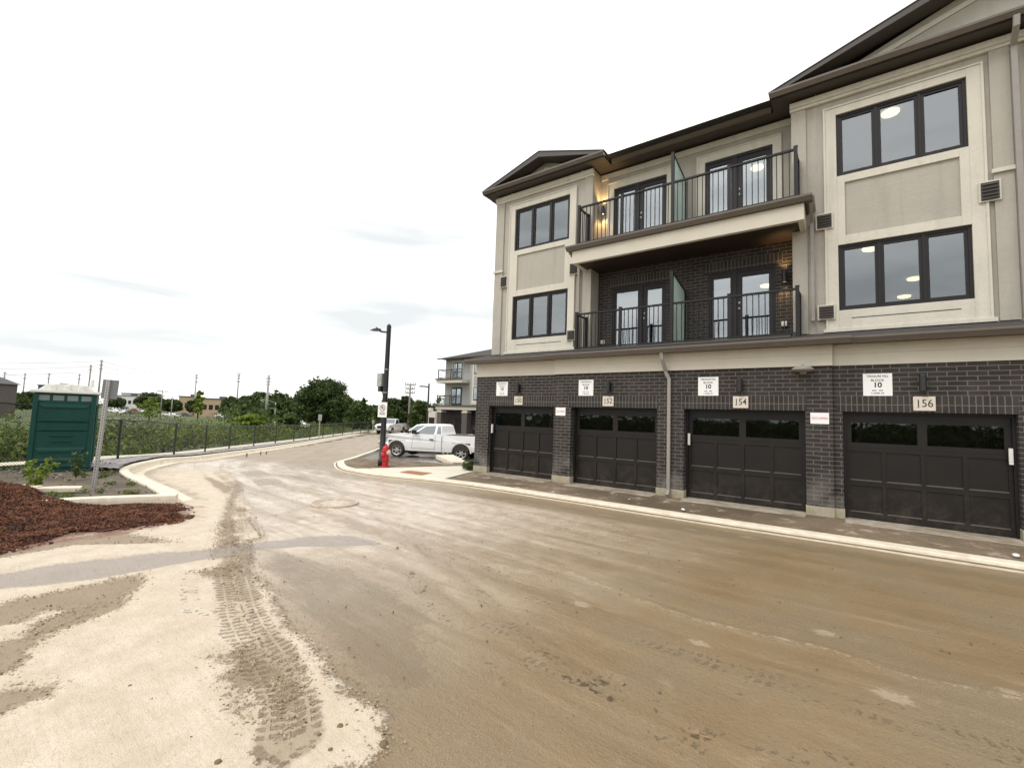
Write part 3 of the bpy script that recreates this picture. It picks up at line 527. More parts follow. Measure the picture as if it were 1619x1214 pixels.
def sweep(name, path, prof, mat, zf=gz, k=8):
    p = spline([(*q, 0) for q in path], k); m = MB(); n = len(prof); V = []
    for i, q in enumerate(p):
        t = (p[min(i+1, len(p)-1)]-p[max(i-1, 0)]).normalized(); nx, ny = -t.y, t.x
        for d, z in prof: V.append((q.x+nx*d, q.y+ny*d, float(zf(q.x, q.y))+z))
    F = [(i*n+j, i*n+j+1, (i+1)*n+j+1, (i+1)*n+j) for i in range(len(p)-1) for j in range(n-1)]; F += [tuple(range(n)), tuple((len(p)-1)*n+j for j in range(n))][::1]
    m.add(V, F); return m.build(name, mat)
RK = [(0, -.05), (0, .022), (.07, .016), (.085, .002), (.10, .002), (.112, .070), (.13, .088), (.33, .098), (.34, .09), (.34, -.1)]
# reverse direction so that the left normal points away from the road
o = sweep('kerb', [p for p in KR[::-1]], RK, M['kerb']); struct(o)
struct(sweep('gutter_mud', [p for p in KR[::-1]], [(.052, -.02), (.058, .0225), (.108, .034), (.113, .0)], M['mudstrip']))
LKP = [(0, -.05), (0, .018), (.05, .022), (.26, .004), (.30, .05), (.325, .15), (.345, .165), (.50, .17), (.52, .155), (.52, -.1)]
o = sweep('kerb', KL, LKP, M['kerb']); struct(o)
K3 = [(0, -.05), (0, .10), (.01, .158), (.03, .17), (.18, .172), (.20, .16), (.20, -.1)]
o = sweep('kerb', K2, [(-d, z) for d, z in K3][::1], M['kerb']); struct(o)

# ---------------------------------------------------------------- townhouse block
TH = thing('townhouse_block', 'three storey stucco and dark brick townhouse row with four garages', 'townhouse', (-3.45, 0, 0))
OFF = Vector((-3.45, 0, 0))
class HB(MB):                                  # world coordinates in, child of the house out
    def build(s, name, mats, parent=None, **k):
        o = super().build(name, mats, None, **k); p = parent or TH; o.parent = p
        o.matrix_parent_inverse = Matrix.Translation(-OFF); return o
def sub(m, name, mat, par, **k):
    o = MB.build(m, name, mat, None, **k); o.parent = par; return o
XL, XR, YB, YB2 = -9.75, 16.0, .8, 11.5
DOORS = [(-9.21, -6.77, '150'), (-6.17, -3.73, '152'), (-3.08, -.60, '154'), (.03, 2.47, '156'), (3.23, 5.67, None), (6.3, 8.74, None)]
SILL, HEAD = .12, 2.25
def holed(m, x0, x1, z0, z1, y, holes, dep, sill=True):  # wall sheet facing -y with openings and their reveals
    xs = sorted({x0, x1, *[h[0] for h in holes], *[h[1] for h in holes]}); zs = sorted({z0, z1, *[h[2] for h in holes], *[h[3] for h in holes]})
    for a, b in zip(xs, xs[1:]):
        for c, d in zip(zs, zs[1:]):
            if any(h[0] <= a and b <= h[1] and h[2] <= c and d <= h[3] for h in holes): continue
            m.quad((a, y, c), (b, y, c), (b, y, d), (a, y, d))
    for a, b, c, d in holes:
        e = y+dep
        m.quad((a, y, c), (a, y, d), (a, e, d), (a, e, c)); m.quad((b, y, c), (b, e, c), (b, e, d), (b, y, d)); m.quad((a, y, d), (b, y, d), (b, e, d), (a, e, d))
        if sill: m.quad((a, y, c), (a, e, c), (b, e, c), (b, y, c))
# ground floor brick: the middle part stands a little proud
m = HB()
def gsec(x0, x1, y):
    hs = [(a, b, SILL, HEAD) for a, b, _ in DOORS if x0 <= a and b <= x1]
    holed(m, x0, x1, .30, 3.22, y, [(a, b, .30, HEAD) for a, b, _, _ in hs], .27-y, False)
YM = -.07
gsec(XL, -6.70, 0); gsec(-6.70, -.13, YM); gsec(-.13, XR, 0)
m.quad((-6.70, YM, .3), (-6.70, 0, .3), (-6.70, 0, 3.22), (-6.70, YM, 3.22)); m.quad((-.13, YM, .3), (-.13, 0, .3), (-.13, 0, 3.22), (-.13, YM, 3.22))
m.quad((XL, 0, .3), (XL, YB2, .3), (XL, YB2, 3.22), (XL, 0, 3.22)); m.quad((XR, 0, .3), (XR, YB2, .3), (XR, YB2, 3.22), (XR, 0, 3.22)); m.quad((XL, YB2, .3), (XR, YB2, .3), (XR, YB2, 3.22), (XL, YB2, 3.22))
m.build('brick_wall', M['brick'])
m = HB(); e = .012
cuts = [XL]+[v for a, b, _ in DOORS for v in (a, b)]+[XR]
for i in range(0, len(cuts), 2):
    m = HB(); a, b = cuts[i], cuts[i+1]; y = YM if a > -6.72 and b < -.1 else 0
    if a < -6.7 < b: m.box(a-(e if a > XL else 0), -6.70, -e, .3, -.1, .30); m.box(-6.70, b+e, YM-e, .3, -.1, .302)
    elif a < -.13 < b: m.box(a-e, -.13, YM-e, .3, -.1, .302); m.box(-.13, b+e, -e, .3, -.1, .30)
    else: m.box(a-e, b+e, y-e, .3, -.1, .30)
    m.build('footing', M['plinth'])
m = HB(); m.box(XL-e, XL+.1, .3, YB2, -.9, .30); m.build('footing', M['plinth'])
m = HB()
for a, b, _ in DOORS: m.box(a+.012, b-.012, -.46, .6, .0, SILL)
m.build('threshold', M['thresh'], bevel=.01)
for a, b, _ in DOORS:
    y = YM if -6.72 < a < -.5 else 0; m = HB(); m.box(a-.10, b+.02, y-.008, y+.05, HEAD+.002, 2.57); m.build('rowlock_lintel', M['rowlock'])
# garage doors
def garage_door(a, b, stuff, key):
    y = .20; w = b-a; H = HEAD-SILL; z0 = SILL
    m = HB(); t = .05
    xs_ = [a+.07+(w-.14)*i/4 for i in range(5)]; zz = lambda f: HEAD-f*H
    wins = [(xs_[0]+.07, xs_[2]-.07, zz(.29), zz(.10)), (xs_[2]+.07, xs_[4]-.07, zz(.29), zz(.10))]
    pans = [(xs_[i]+.035, xs_[i+1]-.035, zz(c), zz(d)) for i in range(4) for c, d in ((.645, .37), (.94, .69))]
    holed(m, a+.004, b-.004, z0+.004, HEAD-.002, y, wins+pans, .024)
    for x0, x1, c, d in pans:                 # recessed field with a raised centre
        m.quad((x0, y+.024, c+.02), (x1, y+.024, c+.02), (x1, y+.024, d), (x0, y+.024, d)); m.mi = 1; m.quad((x0, y+.0005, c), (x1, y+.0005, c), (x1, y+.024, c+.02), (x0, y+.024, c+.02)); m.mi = 0  # paler bottom bevel: highlight painted into the colour along with settled dust
    for f in (.335, .665):                    # joint lines between the sections
        m.mi = 2; m.box(a+.01, b-.01, y-.002, y-.001, zz(f)-.006, zz(f)+.006); m.mi = 0
    m.mi = 2; m.box(a+.006, b-.006, y-.006, y-.001, z0+.001, z0+.022); m.mi = 0
    d = m.build('garage_door', [M['door'], M['dust_highlight'], M['seal']])
    for q in wins:
        m = MB(); m.quad((q[0], y+.018, q[2]), (q[1], y+.018, q[2]), (q[1], y+.018, q[3]), (q[0], y+.018, q[3])); sub(m, 'pane', M['gglass'], d)
    m = HB(); m.box(a+.02, b-.02, .55, 4.5, .3, HEAD+.3); o = m.build('garage_interior', M['dark'])
    o.data.polygons  # closed dark room behind the panes
    m = HB(); m.box(a+.001, a+.05, .14, y-.013, z0, HEAD-.001); m.box(b-.05, b-.001, .14, y-.013, z0, HEAD-.001); m.box(a+.05, b-.05, .14, y-.013, HEAD-.045, HEAD-.001); m.build('door_casing', M['frame'])
    if key:
        kx = a+.052 if key < 0 else b-.11; m = HB(); m.box(kx, kx+.05, .095, .139, 1.38, 1.66); m.box(kx+.012, kx+.038, .089, .0945, 1.43, 1.60); m.build('keypad', M['white'])
for (a, b, _), k in zip(DOORS, (-1, 0, -1, 1, -1, 0)): garage_door(a, b, None, k)
# frieze boards, skirt roof, gutters
def board(x0, x1, y, z0, z1):
    m = HB(); c = (z0+z1)/2+.03
    m.box(x0, x1, y-.018, y+.05, z0, c); m.box(x0, x1, y-.036, y+.05, c, z1); m.box(x0, x1, y-.045, y+.05, z1-.035, z1+.03); return m.build('frieze_board', M['board'])
board(XL-.02, -6.71, 0, 3.19, 3.60); board(-6.71, -.12, YM-.03, 3.19, 3.60); board(-.12, XR, 0, 3.19, 3.60)
def gutter(x0, x1, y, z, h=.13, w=.13, mat='gutter', ends=True, name='gutter'):
    m = HB(); prof = [(y+w, z-h), (y+w*.45, z-h), (y+.02, z-h*.55), (y, z-h*.35), (y, z), (y+.018, z), (y+.018, z-.02), (y+w, z-.02)]
    m.prism(prof, x0, x1); return m.build(name, M[mat])
def soffit(x0, x1, y0, y1, z, mat='eave', t=.02):
    m = HB(); m.box(x0, x1, y0, y1, z, z+t); return m.build('soffit', M[mat])
gutter(XL-.25, -6.80, -.42, 3.73); gutter(-6.80, .20, -.50, 3.735, h=.135); gutter(.20, XR, -.42, 3.73)
soffit(XL-.22, -6.72, -.30, -.03, 3.615); soffit(-6.72, -.11, -.375, -.09, 3.613); soffit(-.11, XR, -.30, -.03, 3.616)
m = HB()
for x0, x1, y in ((XL-.2, -6.8, -.40), (-6.8, .2, -.48), (.2, XR, -.40)): m.prism([(y, 3.722), (y, 3.738), (YB+.02, 4.02), (YB+.02, 3.64), (y+.13, 3.64)], x0, x1)
m.prism([(XL-.22, 3.72), (XL-.22, 3.74), (XL+.05, 3.95), (XL+.05, 3.64)], .8, YB2, 'y')
m.build('skirt_roof', M['shingle'])
m = HB(); m.box(-6.06, -.84, -.25, 1.3, 3.80, 3.86); m.build('balcony_deck', M['eave'])
# stucco storeys
ZT = 9.62
WL, WR = (-8.97, -6.84), (.01, 2.14)
WX = [(WL, .0), (WR, 0), ((3.56, 5.69), 0)]
Z2, Z3 = (4.50, 5.98), (7.57, 9.03)
m = HB()
holed(m, XL, -6.05, 3.6, ZT, YB, [(WL[0], WL[1], *Z2), (WL[0], WL[1], *Z3)], .12)
holed(m, -.86, XR, 3.6, ZT, YB, [(WR[0], WR[1], *Z2), (WR[0], WR[1], *Z3), (3.56, 5.69, *Z2), (3.56, 5.69, *Z3)], .12)
for x in (-6.05, -.86): m.quad((x, YB, 3.6), (x, 1.8, 3.6), (x, 1.8, ZT), (x, YB, ZT))
D3 = [(-5.58, -3.96, 6.95, 9.06), (-2.92, -1.30, 6.95, 9.06)]
holed(m, -6.05, -.86, 6.8, ZT, 1.30, D3, .14)
m.quad((XL, YB, 3.2), (XL, YB2, 3.2), (XL, YB2, ZT), (XL, YB, ZT)); m.quad((XR, YB, 3.2), (XR, YB2, 3.2), (XR, YB2, ZT), (XR, YB, ZT)); m.quad((XL, YB2, 3.2), (XR, YB2, 3.2), (XR, YB2, ZT), (XL, YB2, ZT))
m.build('stucco_wall', M['stucco'])
D2 = [(-5.58, -3.94, 3.9, 5.93), (-2.82, -1.26, 3.9, 5.93)]
m = HB(); holed(m, -6.05, -.86, 3.6, 6.8, 1.29, D2, .14); m.build('recessed_brick_wall', M['brick'])
m = HB()
for a, b in ((-5.7, -3.8), (-2.95, -1.1)): m.box(a, b, 1.282, 1.289, 5.945, 6.22)
m.build('rowlock_lintel', M['rowlock'])
# trim around the bay windows
def surround(x0, x1, wl):
    m = HB(); y0 = YB-.045; y1 = YB-.001; a, b = wl
    m.box(x0, a, y0, y1, 4.10, 9.24); m.box(b, x1, y0, y1, 4.10, 9.24); m.box(a, b, y0, y1, Z3[1], 9.24); m.box(a, b, y0, y1, 4.10, Z2[0])
    m.box(a, a+.14, y0, y1, Z2[1], Z3[0]); m.box(b-.14, b, y0, y1, Z2[1], Z3[0]); m.box(a+.14, b-.14, y0, y1, 7.40, Z3[0]); m.box(a+.14, b-.14, y0, y1, Z2[1], 6.18)
    f = .04
    m.box(x0-.001, x0+f, y0-.02, y0-.001, 4.10, 9.24); m.box(x1-f, x1+.001, y0-.02, y0-.001, 4.10, 9.24); m.box(x0+f, x1-f, y0-.02, y0-.001, 9.20, 9.24)
    m.box(x0-.05, x1+.05, y0-.035, y1, 4.02, 4.10)
    m.build('window_surround', M['trim'], bevel=.005)
    m = HB(); m.box(a+.22, b-.20, y0-.003, y0-.0005, 4.305, 4.325); m.build('groove', M['eave'])
surround(-9.20, -6.60, WL); surround(-.23, 2.38, WR); surround(3.32, 5.93, (3.56, 5.69))
def strip(name, x0, x1, y0, y1, z0, z1, mat='stucco'):
    m = HB(); m.box(x0, x1, y0, y1, z0, z1); return m.build(name, M[mat], bevel=.004)
for x0, x1 in ((-9.79, -9.44), (2.46, 2.74), (2.96, 3.24)):
    strip('pilaster', x0, x1, YB-.05, YB-.001, 4.03, 9.40); strip('ledge', x0-.03, x1+.03, YB-.10, YB-.051, 6.90, 6.98, 'trim')
for x0, x1 in ((-6.33, -6.05), (-.86, -.56)): strip('pilaster', x0, x1, YB-.04, YB-.001, 4.03, 9.40)
m = HB()
for x0, x1, y in ((XL-.06, -6.03, YB-.07), (-.88, XR, YB-.07)): m.box(x0, x1, y, YB-.0005, 9.40, 9.60); m.box(x0, x1, y-.03, y-.0005, 9.47, 9.60)
m.box(-6.0, -.9, 1.26, 1.299, 9.43, 9.60)
m.box(XL-.06, XL-.001, YB, YB2, 9.40, 9.60)
m.build('cornice_band', M['trim'])
# windows
def window(x0, x1, z0, z1, y, n=3):
    m = HB(); o_ = .055
    m.box(x0, x1, y-.02, y+.06, z0, z0+o_); m.box(x0, x1, y-.02, y+.06, z1-o_, z1); m.box(x0, x0+o_, y-.02, y+.06, z0+o_, z1-o_); m.box(x1-o_, x1, y-.02, y+.06, z0+o_, z1-o_)
    w = (x1-x0)/n; G = []
    for i in range(n):
        a, b = x0+i*w, x0+(i+1)*w
        if i: m.box(a-.022, a+.022, y-.025, y+.06, z0+o_, z1-o_)
        a += .055 if i == 0 else .022; b -= .055 if i == n-1 else .022; s_ = .052; c, d = z0+o_, z1-o_
        m.box(a, a+s_, y, y+.05, c, d); m.box(b-s_, b, y, y+.05, c, d); m.box(a+s_, b-s_, y, y+.05, c, c+s_); m.box(a+s_, b-s_, y, y+.05, d-s_, d)
        m.box(a+s_-.002, a+s_+.010, y+.012, y+.02, c+s_, d-s_)
        G.append((a+s_, b-s_, c+s_, d-s_))
    wn = m.build('window', M['frame'])
    m = MB()
    for a, b, c, d in G: m.quad((a, y+.03, c), (b, y+.03, c), (b, y+.03, d), (a, y+.03, d))
    sub(m, 'pane', M['glass'], wn); return wn
def room(x0, x1, z0, z1, y0, y1, lights=()):
    m = HB(); m.mi = 0
    m.quad((x0, y1, z0), (x1, y1, z0), (x1, y1, z1), (x0, y1, z1)); m.quad((x0, y0, z0), (x0, y1, z0), (x0, y1, z1), (x0, y0, z1)); m.quad((x1, y0, z0), (x1, y1, z0), (x1, y1, z1), (x1, y0, z1))
    m.quad((x0, y0, z1), (x1, y0, z1), (x1, y1, z1), (x0, y1, z1)); m.quad((x0, y0, z0), (x1, y0, z0), (x1, y1, z0), (x0, y1, z0)); m.build('room_shell', M['room'])
    for lx, ly in lights:
        m = HB(); m.lathe([(0, z1-.07), (.12, z1-.068), (.165, z1-.05), (.17, z1-.01)], 20, Matrix.Translation((lx, ly, 0))); m.build('ceiling_light', M['lit'], smooth=True)
for (a, b), Lt in ((WL, ((), ())), (WR, (((.64, 2.05), (1.75, 5.36), (1.71, 7.5)), ((1.04, 1.72),))), ((3.56, 5.69), ((), ()))):
    for (c, d), ls in zip((Z2, Z3), Lt): window(a, b, c, d, YB+.03); room(a-.5, b+.45, c-.8, d+.25, YB+.122, 8.6, ls)
# balcony doors
def bdoor(x0, x1, z0, z1, y, tr=True, split=.46):
    m = HB(); f = .06; xm = x0+(x1-x0)*split
    m.box(x0, x1, y-.02, y+.08, z1-f, z1); m.box(x0, x0+f, y-.02, y+.08, z0, z1-f); m.box(x1-f, x1, y-.02, y+.08, z0, z1-f); m.box(xm-.05, xm+.05, y-.02, y+.08, z0, z1-f)
    a, b = x0+f, xm-.05; m.box(a, b, y, y+.06, z0, z0+.16); m.box(a, b, y, y+.06, z1-f-.1, z1-f)
    m.box(a, a+.05, y, y+.06, z0+.16, z1-f-.1); m.box(b-.05, b, y, y+.06, z0+.16, z1-f-.1)
    G1 = (a+.05, b-.05, z0+.16, z1-f-.1)
    dr = m.build('balcony_door', M['frame'])
    m = MB(); m.quad((G1[0], y+.03, G1[2]), (G1[1], y+.03, G1[2]), (G1[1], y+.03, G1[3]), (G1[0], y+.03, G1[3]))
    a, b = xm+.05, x1-f; w = .13; m2 = MB()
    m2.box(a, a+w, y+.005, y+.055, z0+.02, z1-f); m2.box(b-w*.7, b, y+.005, y+.055, z0+.02, z1-f); m2.box(a+w, b-w*.7, y+.005, y+.055, z0+.02, z0+.26); m2.box(a+w, b-w*.7, y+.005, y+.055, z1-f-.13, z1-f)
    m.quad((a+w, y+.03, z0+.26), (b-w*.7, y+.03, z0+.26), (b-w*.7, y+.03, z1-f-.13), (a+w, y+.03, z1-f-.13))
    sub(m, 'pane', M['dglass'], dr); sub(m2, 'door_leaf', M['frame'], dr)
    m = MB(); m.lathe([(0, 0), (.03, .0), (.03, .02), (.012, .03), (.012, .05), (.03, .06), (.0, .075)], 10, Matrix.Translation((a+w*.5, y+.005, z0+1.0)) @ Matrix.Rotation(R(90), 4, 'X'))
    sub(m, 'handle', M['steel'], dr); m = MB(); m.lathe([(0, 0), (.026, 0), (.026, .02), (0, .022)], 10, Matrix.Translation((a+w*.5, y+.005, z0+1.16)) @ Matrix.Rotation(R(90), 4, 'X')); sub(m, 'deadbolt', M['steel'], dr)
    m2 = MB(); m2.box(b-w*.7-.028, b-w*.7-.001, y+.001, y+.028, z0+.26, z1-f-.13)
    return dr
for i, (a, b, c, d) in enumerate(D3): bdoor(a, b, c, d, 1.33); room(a-.4, b+.4, 6.9, 9.3, 1.441, 5, (((-1.83, 2.68),) if i else ()))
for i, (a, b, c, d) in enumerate(D2): bdoor(a, b, c, d, 1.33, split=.54 if not i else .40); room(a-.4, b+.4, 3.88, 6.35, 1.441, 6, (((-1.85, 4.6),) if i else ()))
m = HB()
for (a, b, c, d) in D3:
    y0 = 1.26
    m.box(a-.22, a, y0, 1.299, 6.95, 9.28); m.box(b, b+.20, y0, 1.299, 6.95, 9.28); m.box(a, b, y0, 1.299, d, 9.28)
    m.box(a-.22, a-.18, y0-.02, y0-.001, 6.95, 9.28); m.box(b+.16, b+.20, y0-.02, y0-.001, 6.95, 9.28); m.box(a-.18, b+.16, y0-.02, y0-.001, 9.24, 9.28)
m.build('door_surround', M['trim'], bevel=.004)
# upper balcony slab
SX0, SX1 = -6.30, -.58
m = HB(); m.box(SX0, SX1, 0, .12, 6.43, 6.80); m.box(SX0, SX0+.12, .12, YB-.04, 6.43, 6.80); m.box(SX1-.12, SX1, .12, YB-.04, 6.43, 6.80); m.build('balcony_fascia', M['board'], bevel=.006)
m = HB(); m.box(SX0+.12, SX1-.12, .12, 1.28, 6.46, 6.50)
m.build('balcony_soffit', M['soffit'])
m = HB(); m.box(SX0-.04, SX1+.04, -.01, YB-.05, 6.805, 6.86); m.box(-6.04, -.87, YB-.05, 1.29, 6.805, 6.86); m.build('balcony_slab', M['eave'])
gutter(SX0-.15, SX1+.16, -.15, 6.93, h=.125, w=.14)
m = HB(); m.prism([(SX1+.04, 6.82), (SX1+.16, 6.82), (SX1+.19, 6.86), (SX1+.19, 6.93), (SX1+.04, 6.93)], -.01, YB-.06, 'y'); m.build('gutter_return', M['gutter']); m = HB(); m.prism([(SX0-.04, 6.82), (SX0-.16, 6.82), (SX0-.19, 6.86), (SX0-.19, 6.93), (SX0-.04, 6.93)], -.01, YB-.06, 'y'); m.build('gutter_return', M['gutter'])
# railings
PX = [-6.15, -4.82, -3.44, -2.10, -.73]
def railing(z0, z1, yb, tall):
    y = .10; m = HB()
    m.box(PX[0], PX[-1], y-.03, y+.03, z1-.045, z1); m.box(PX[0], PX[-1], y-.022, y+.022, z0+.09, z0+.125)
    for x in (PX[0], PX[-1]): m.box(x-.028, x+.028, y+.035, yb, z1-.044, z1-.001); m.box(x-.02, x+.02, y+.035, yb, z0+.091, z0+.124)
    rl = m.build('railing', M['rail'])
    for x in PX:
        m = MB(); h = tall if x == PX[2] else z1+.035
        m.box(x-.036, x+.036, y-.037, y+.036, z0, h); m.box(x-.06, x+.06, y-.06, y+.06, z0-.001, z0+.012); m.box(x-.042, x+.042, y-.042, y+.042, h, h+.012); sub(m, 'post', M['rail'], rl)
    for x in (PX[0], PX[-1]): m = MB(); m.box(x-.035, x+.035, yb-.075, yb-.005, z0, z1+.03); sub(m, 'post', M['rail'], rl)
    m = MB()
    for a, b in zip(PX, PX[1:]):
        n = int((b-a)/.115)
        for i in range(1, n): x = a+(b-a)*i/n; m.box(x-.009, x+.009, y-.009, y+.009, z0+.125, z1-.045)
    for x in (PX[0], PX[-1]):
        for i in range(1, 6): yy = y+(yb-y)*i/6; m.box(x-.009, x+.009, yy-.009, yy+.009, z0+.124, z1-.044)
    sub(m, 'balusters', M['rail'], rl)
    m = HB(); x = PX[2]; yr = 1.25
    m.box(x-.03, x+.03, yr-.04, yr+.02, z0, tall-.25); m.prism([(y+.04, tall-.045), (y+.04, tall-.005), (yr+.02, tall-.205), (yr+.02, tall-.25)], x-.022, x+.022); m.box(x-.02, x+.02, y+.04, yr-.04, z0+.06, z0+.10)
    sc = m.build('privacy_screen', M['rail'])
    m = MB(); m.prism([(y+.037, z0+.10), (y+.037, tall-.046), (yr-.041, tall-.235), (yr-.041, z0+.10)], x-.006, x+.006); sub(m, 'glass_panel', M['frost'], sc)
railing(6.93, 8.14, YB-.05, 8.92); railing(3.84, 4.95, YB-.05, 5.76)
# vents
def vent(x0, x1, z0, z1, y):
    m = HB(); m.mi = 0; m.box(x0-.03, x1+.03, y-.035, y-.001, z0-.03, z1+.03)
    v = m.build('wall_vent', M['trim'], bevel=.004); m = MB(); m.box(x0, x1, y-.045, y-.0355, z0, z1)
    n = 5
    for i in range(n):
        z = z0+(z1-z0)*(i+.15)/n; m.add([(x0+.01, y-.05, z+.035), (x1-.01, y-.05, z+.035), (x1-.01, y-.075, z), (x0+.01, y-.075, z)], [(0, 1, 2, 3)])
    sub(m, 'louvres', M['vent'], v)
for q in ((-.37, -.10, 6.42, 6.73), (-.36, -.09, 4.34, 4.62), (2.27, 2.52, 6.39, 6.74), (-6.76, -6.50, 6.40, 6.72), (-6.79, -6.55, 4.34, 4.62), (-9.47, -9.22, 6.38, 6.72)): vent(*q, YB-.05)
# downspouts
def pipe(name, pts, r=.04, mat='pipe'):
    m = HB()
    for a, b in zip(pts, pts[1:]):
        a, b = Vector(a), Vector(b); z = (b-a).normalized(); x = Vector((1, 0, 0)); x = (x-x.dot(z)*z).normalized(); y = z.cross(x); L = (b-a).length
        Mx = Matrix(((x.x, y.x, z.x, a.x), (x.y, y.y, z.y, a.y), (x.z, y.z, z.z, a.z), (0, 0, 0, 1))); m.box(-r, r, -r*.75, r*.75, -.02, L+.02, Mx)
    return m.build(name, M[mat], bevel=.008)
pipe('downspout', [(-3.53, -.40, 3.60), (-3.53, -.36, 3.45), (-3.50, -.155, 3.16), (-3.42, -.125, 2.98), (-3.42, -.125, .26), (-3.42, -.22, .17)])
pipe('downspout', [(2.76, .33, 9.66), (2.76, .36, 9.50), (2.78, .66, 9.30), (2.79, .69, 4.10)], .045, 'pipe')
pipe('downspout', [(-.46, .10, 6.82), (-.47, .70, 6.60), (-.47, .72, 4.35), (-.47, .60, 4.28)], .035, 'pipe')
pipe('downspout', [(-6.43, .10, 6.82), (-6.43, .70, 6.60), (-6.43, .72, 4.10)], .035, 'pipe')
# roofs
EZ = 9.80; GY = .28
gutter(XL-.36, -5.52, GY, EZ); gutter(-1.26, XR, GY, EZ); gutter(-5.50, -1.28, YB, EZ+.0)
soffit(XL-.34, -5.54, GY+.13, YB+.02, 9.66); soffit(-1.24, XR, GY+.13, YB+.02, 9.66); soffit(-5.54, -1.24, YB+.13, 1.32, 9.661); soffit(XL-.36, XL-.001, YB+.02, YB2+.4, 9.66)
soffit(-6.04, -5.54, YB+.021, 1.32, 9.662); soffit(-1.24, -.87, YB+.021, 1.32, 9.663)
m = HB()
for x in (-5.52, -1.26):
    m = HB(); s_ = 1 if x < -3 else -1; m.prism([(x-.13*s_, EZ-.13), (x-.06*s_, EZ-.13), (x, EZ-.06), (x, EZ-.002), (x-.13*s_, EZ-.02)], GY+.131, YB+.0, 'y'); m.build('gutter_return', M['gutter'])
m = HB()
m.prism([(XL-.22, EZ-.13), (XL-.30, EZ-.13), (XL-.36, EZ-.06), (XL-.36, EZ), (XL-.22, EZ-.01)], GY+.131, YB2+.4, 'y')
m.build('gutter_return', M['gutter'])
SL = .30
m = HB()
y0, y1 = YB+.05, YB2+.3; ym = (y0+y1)/2; zt = EZ+(ym-y0)*SL
xl = XL-.3; hip = (ym-y0)
m.add([(xl, y0-.5, EZ-.15), (XR, y0-.5, EZ-.15), (XR, y1, EZ-.02), (xl, y1, EZ-.02), (xl+hip, ym, zt), (XR, ym, zt)], [(0, 1, 5, 4), (3, 4, 5, 2), (0, 4, 3)])
m.build('roof', M['shingle'])
def gable(xa, xb, sl, yf=.8, side=True):
    xc = (xa+xb)/2; h = (xb-xa)/2*sl; z0 = EZ-.02; m = HB()
    # shingled slopes running back into the main roof
    yb = YB+h/SL+1.2; th = .10
    for s_, xe in ((1, xa), (-1, xb)):
        m.add([(xe, GY+.02, z0), (xc, GY+.02, z0+h), (xc, yb, z0+h), (xe, yb, z0), (xe, GY+.02, z0+.035), (xc, GY+.02, z0+h+.035), (xc, yb, z0+h+.035), (xe, yb, z0+.035)], [(0, 1, 5, 4), (4, 5, 6, 7), (0, 3, 2, 1)])
    g = m.build('gable_roof', M['shingle'])
    m = MB(); w = .17
    for s_, xe in ((1, xa), (-1, xb)):        # raking fascia
        m.add([(xe+s_*.25, GY+.03, z0+.25*sl-.0-.09), (xc, GY+.03, z0+h-w), (xc, GY+.03, z0+h-.004), (xe+s_*.03, GY+.03, z0), (xe+s_*.25, YB-.05, z0+.25*sl-.09), (xc, YB-.05, z0+h-w), (xc, YB-.05, z0+h-.004), (xe+s_*.03, YB-.05, z0)], [(0, 1, 2, 3), (0, 4, 5, 1), (3, 2, 6, 7)])
    sub(m, 'raking_fascia', M['eave'], g)
    m = MB(); m.add([(xa+.5, YB-.02, z0-.10), (xb-.5, YB-.02, z0-.10), (xc, YB-.02, z0+h-.12)], [(0, 1, 2)]); sub(m, 'gable_wall', M['stucco'], g)
    m = MB(); k = .30
    for s_, xe in ((1, xa), (-1, xb)):
        q0 = xe+s_*(.9); m.add([(q0, YB-.05, z0+.9*sl-k-.13), (xc, YB-.05, z0+h-k-.13), (xc, YB-.05, z0+h-k-.02), (q0, YB-.05, z0+.9*sl-k-.02), (q0, YB-.02, z0+.9*sl-k-.13), (xc, YB-.02, z0+h-k-.13)], [(0, 1, 2, 3), (0, 4, 5, 1)])
    sub(m, 'raking_trim', M['trim'], g)
    m = MB(); m.add([(xa+.1, GY+.10, z0-.005), (xb-.1, GY+.10, z0-.005), (xb-.1, YB, z0+.01), (xa+.1, YB, z0+.01)], [(0, 1, 2, 3)]); sub(m, 'ledge_roof', M['shingle'], g)
gable(XL-.33, -5.50, .315); gable(-1.28, 6.98, .335)
# lamps over the garages, utility box, outlets, balcony sconces
for x in (-8.03, -5.02, -1.84, 1.25):
    y = YM if -6.7 < x < -.2 else 0; m = HB(); m.box(x-.045, x+.045, y-.03, y-.001, 2.70, 2.92); m.lathe([(0, 2.64), (.052, 2.64), (.055, 2.66), (.055, 2.95), (.05, 2.97), (0, 2.97)], 14, Matrix.Translation((x, y-.10, 0))); m.box(x-.02, x+.02, y-.06, y-.028, 2.76, 2.84); m.build('wall_lamp', M['black'])
m = HB(); m.lathe([(0, 3.06), (.15, 3.07), (.20, 3.10), (.20, 3.125), (.14, 3.165), (.05, 3.18), (.0, 3.18)], 20, Matrix.Translation((-.63, YM-.16, 0))); m.box(-.69, -.57, YM-.04, YM-.001, 3.03, 3.155); m.box(-.655, -.605, YM-.19, YM-.13, 3.17, 3.215); m.build('dome_fixture', M['pipe'])
for x, z in ((-5.85, 4.28), (-1.08, 4.40)): m = HB(); m.box(x-.06, x+.06, 1.22, 1.288, z-.06, z+.06); m.lathe([(0, 0), (.03, 0), (.02, .03), (0, .03)], 8, Matrix.Translation((x, 1.22, z)) @ Matrix.Rotation(R(90), 4, 'X')); m.build('outlet_box', M['white'], bevel=.01)
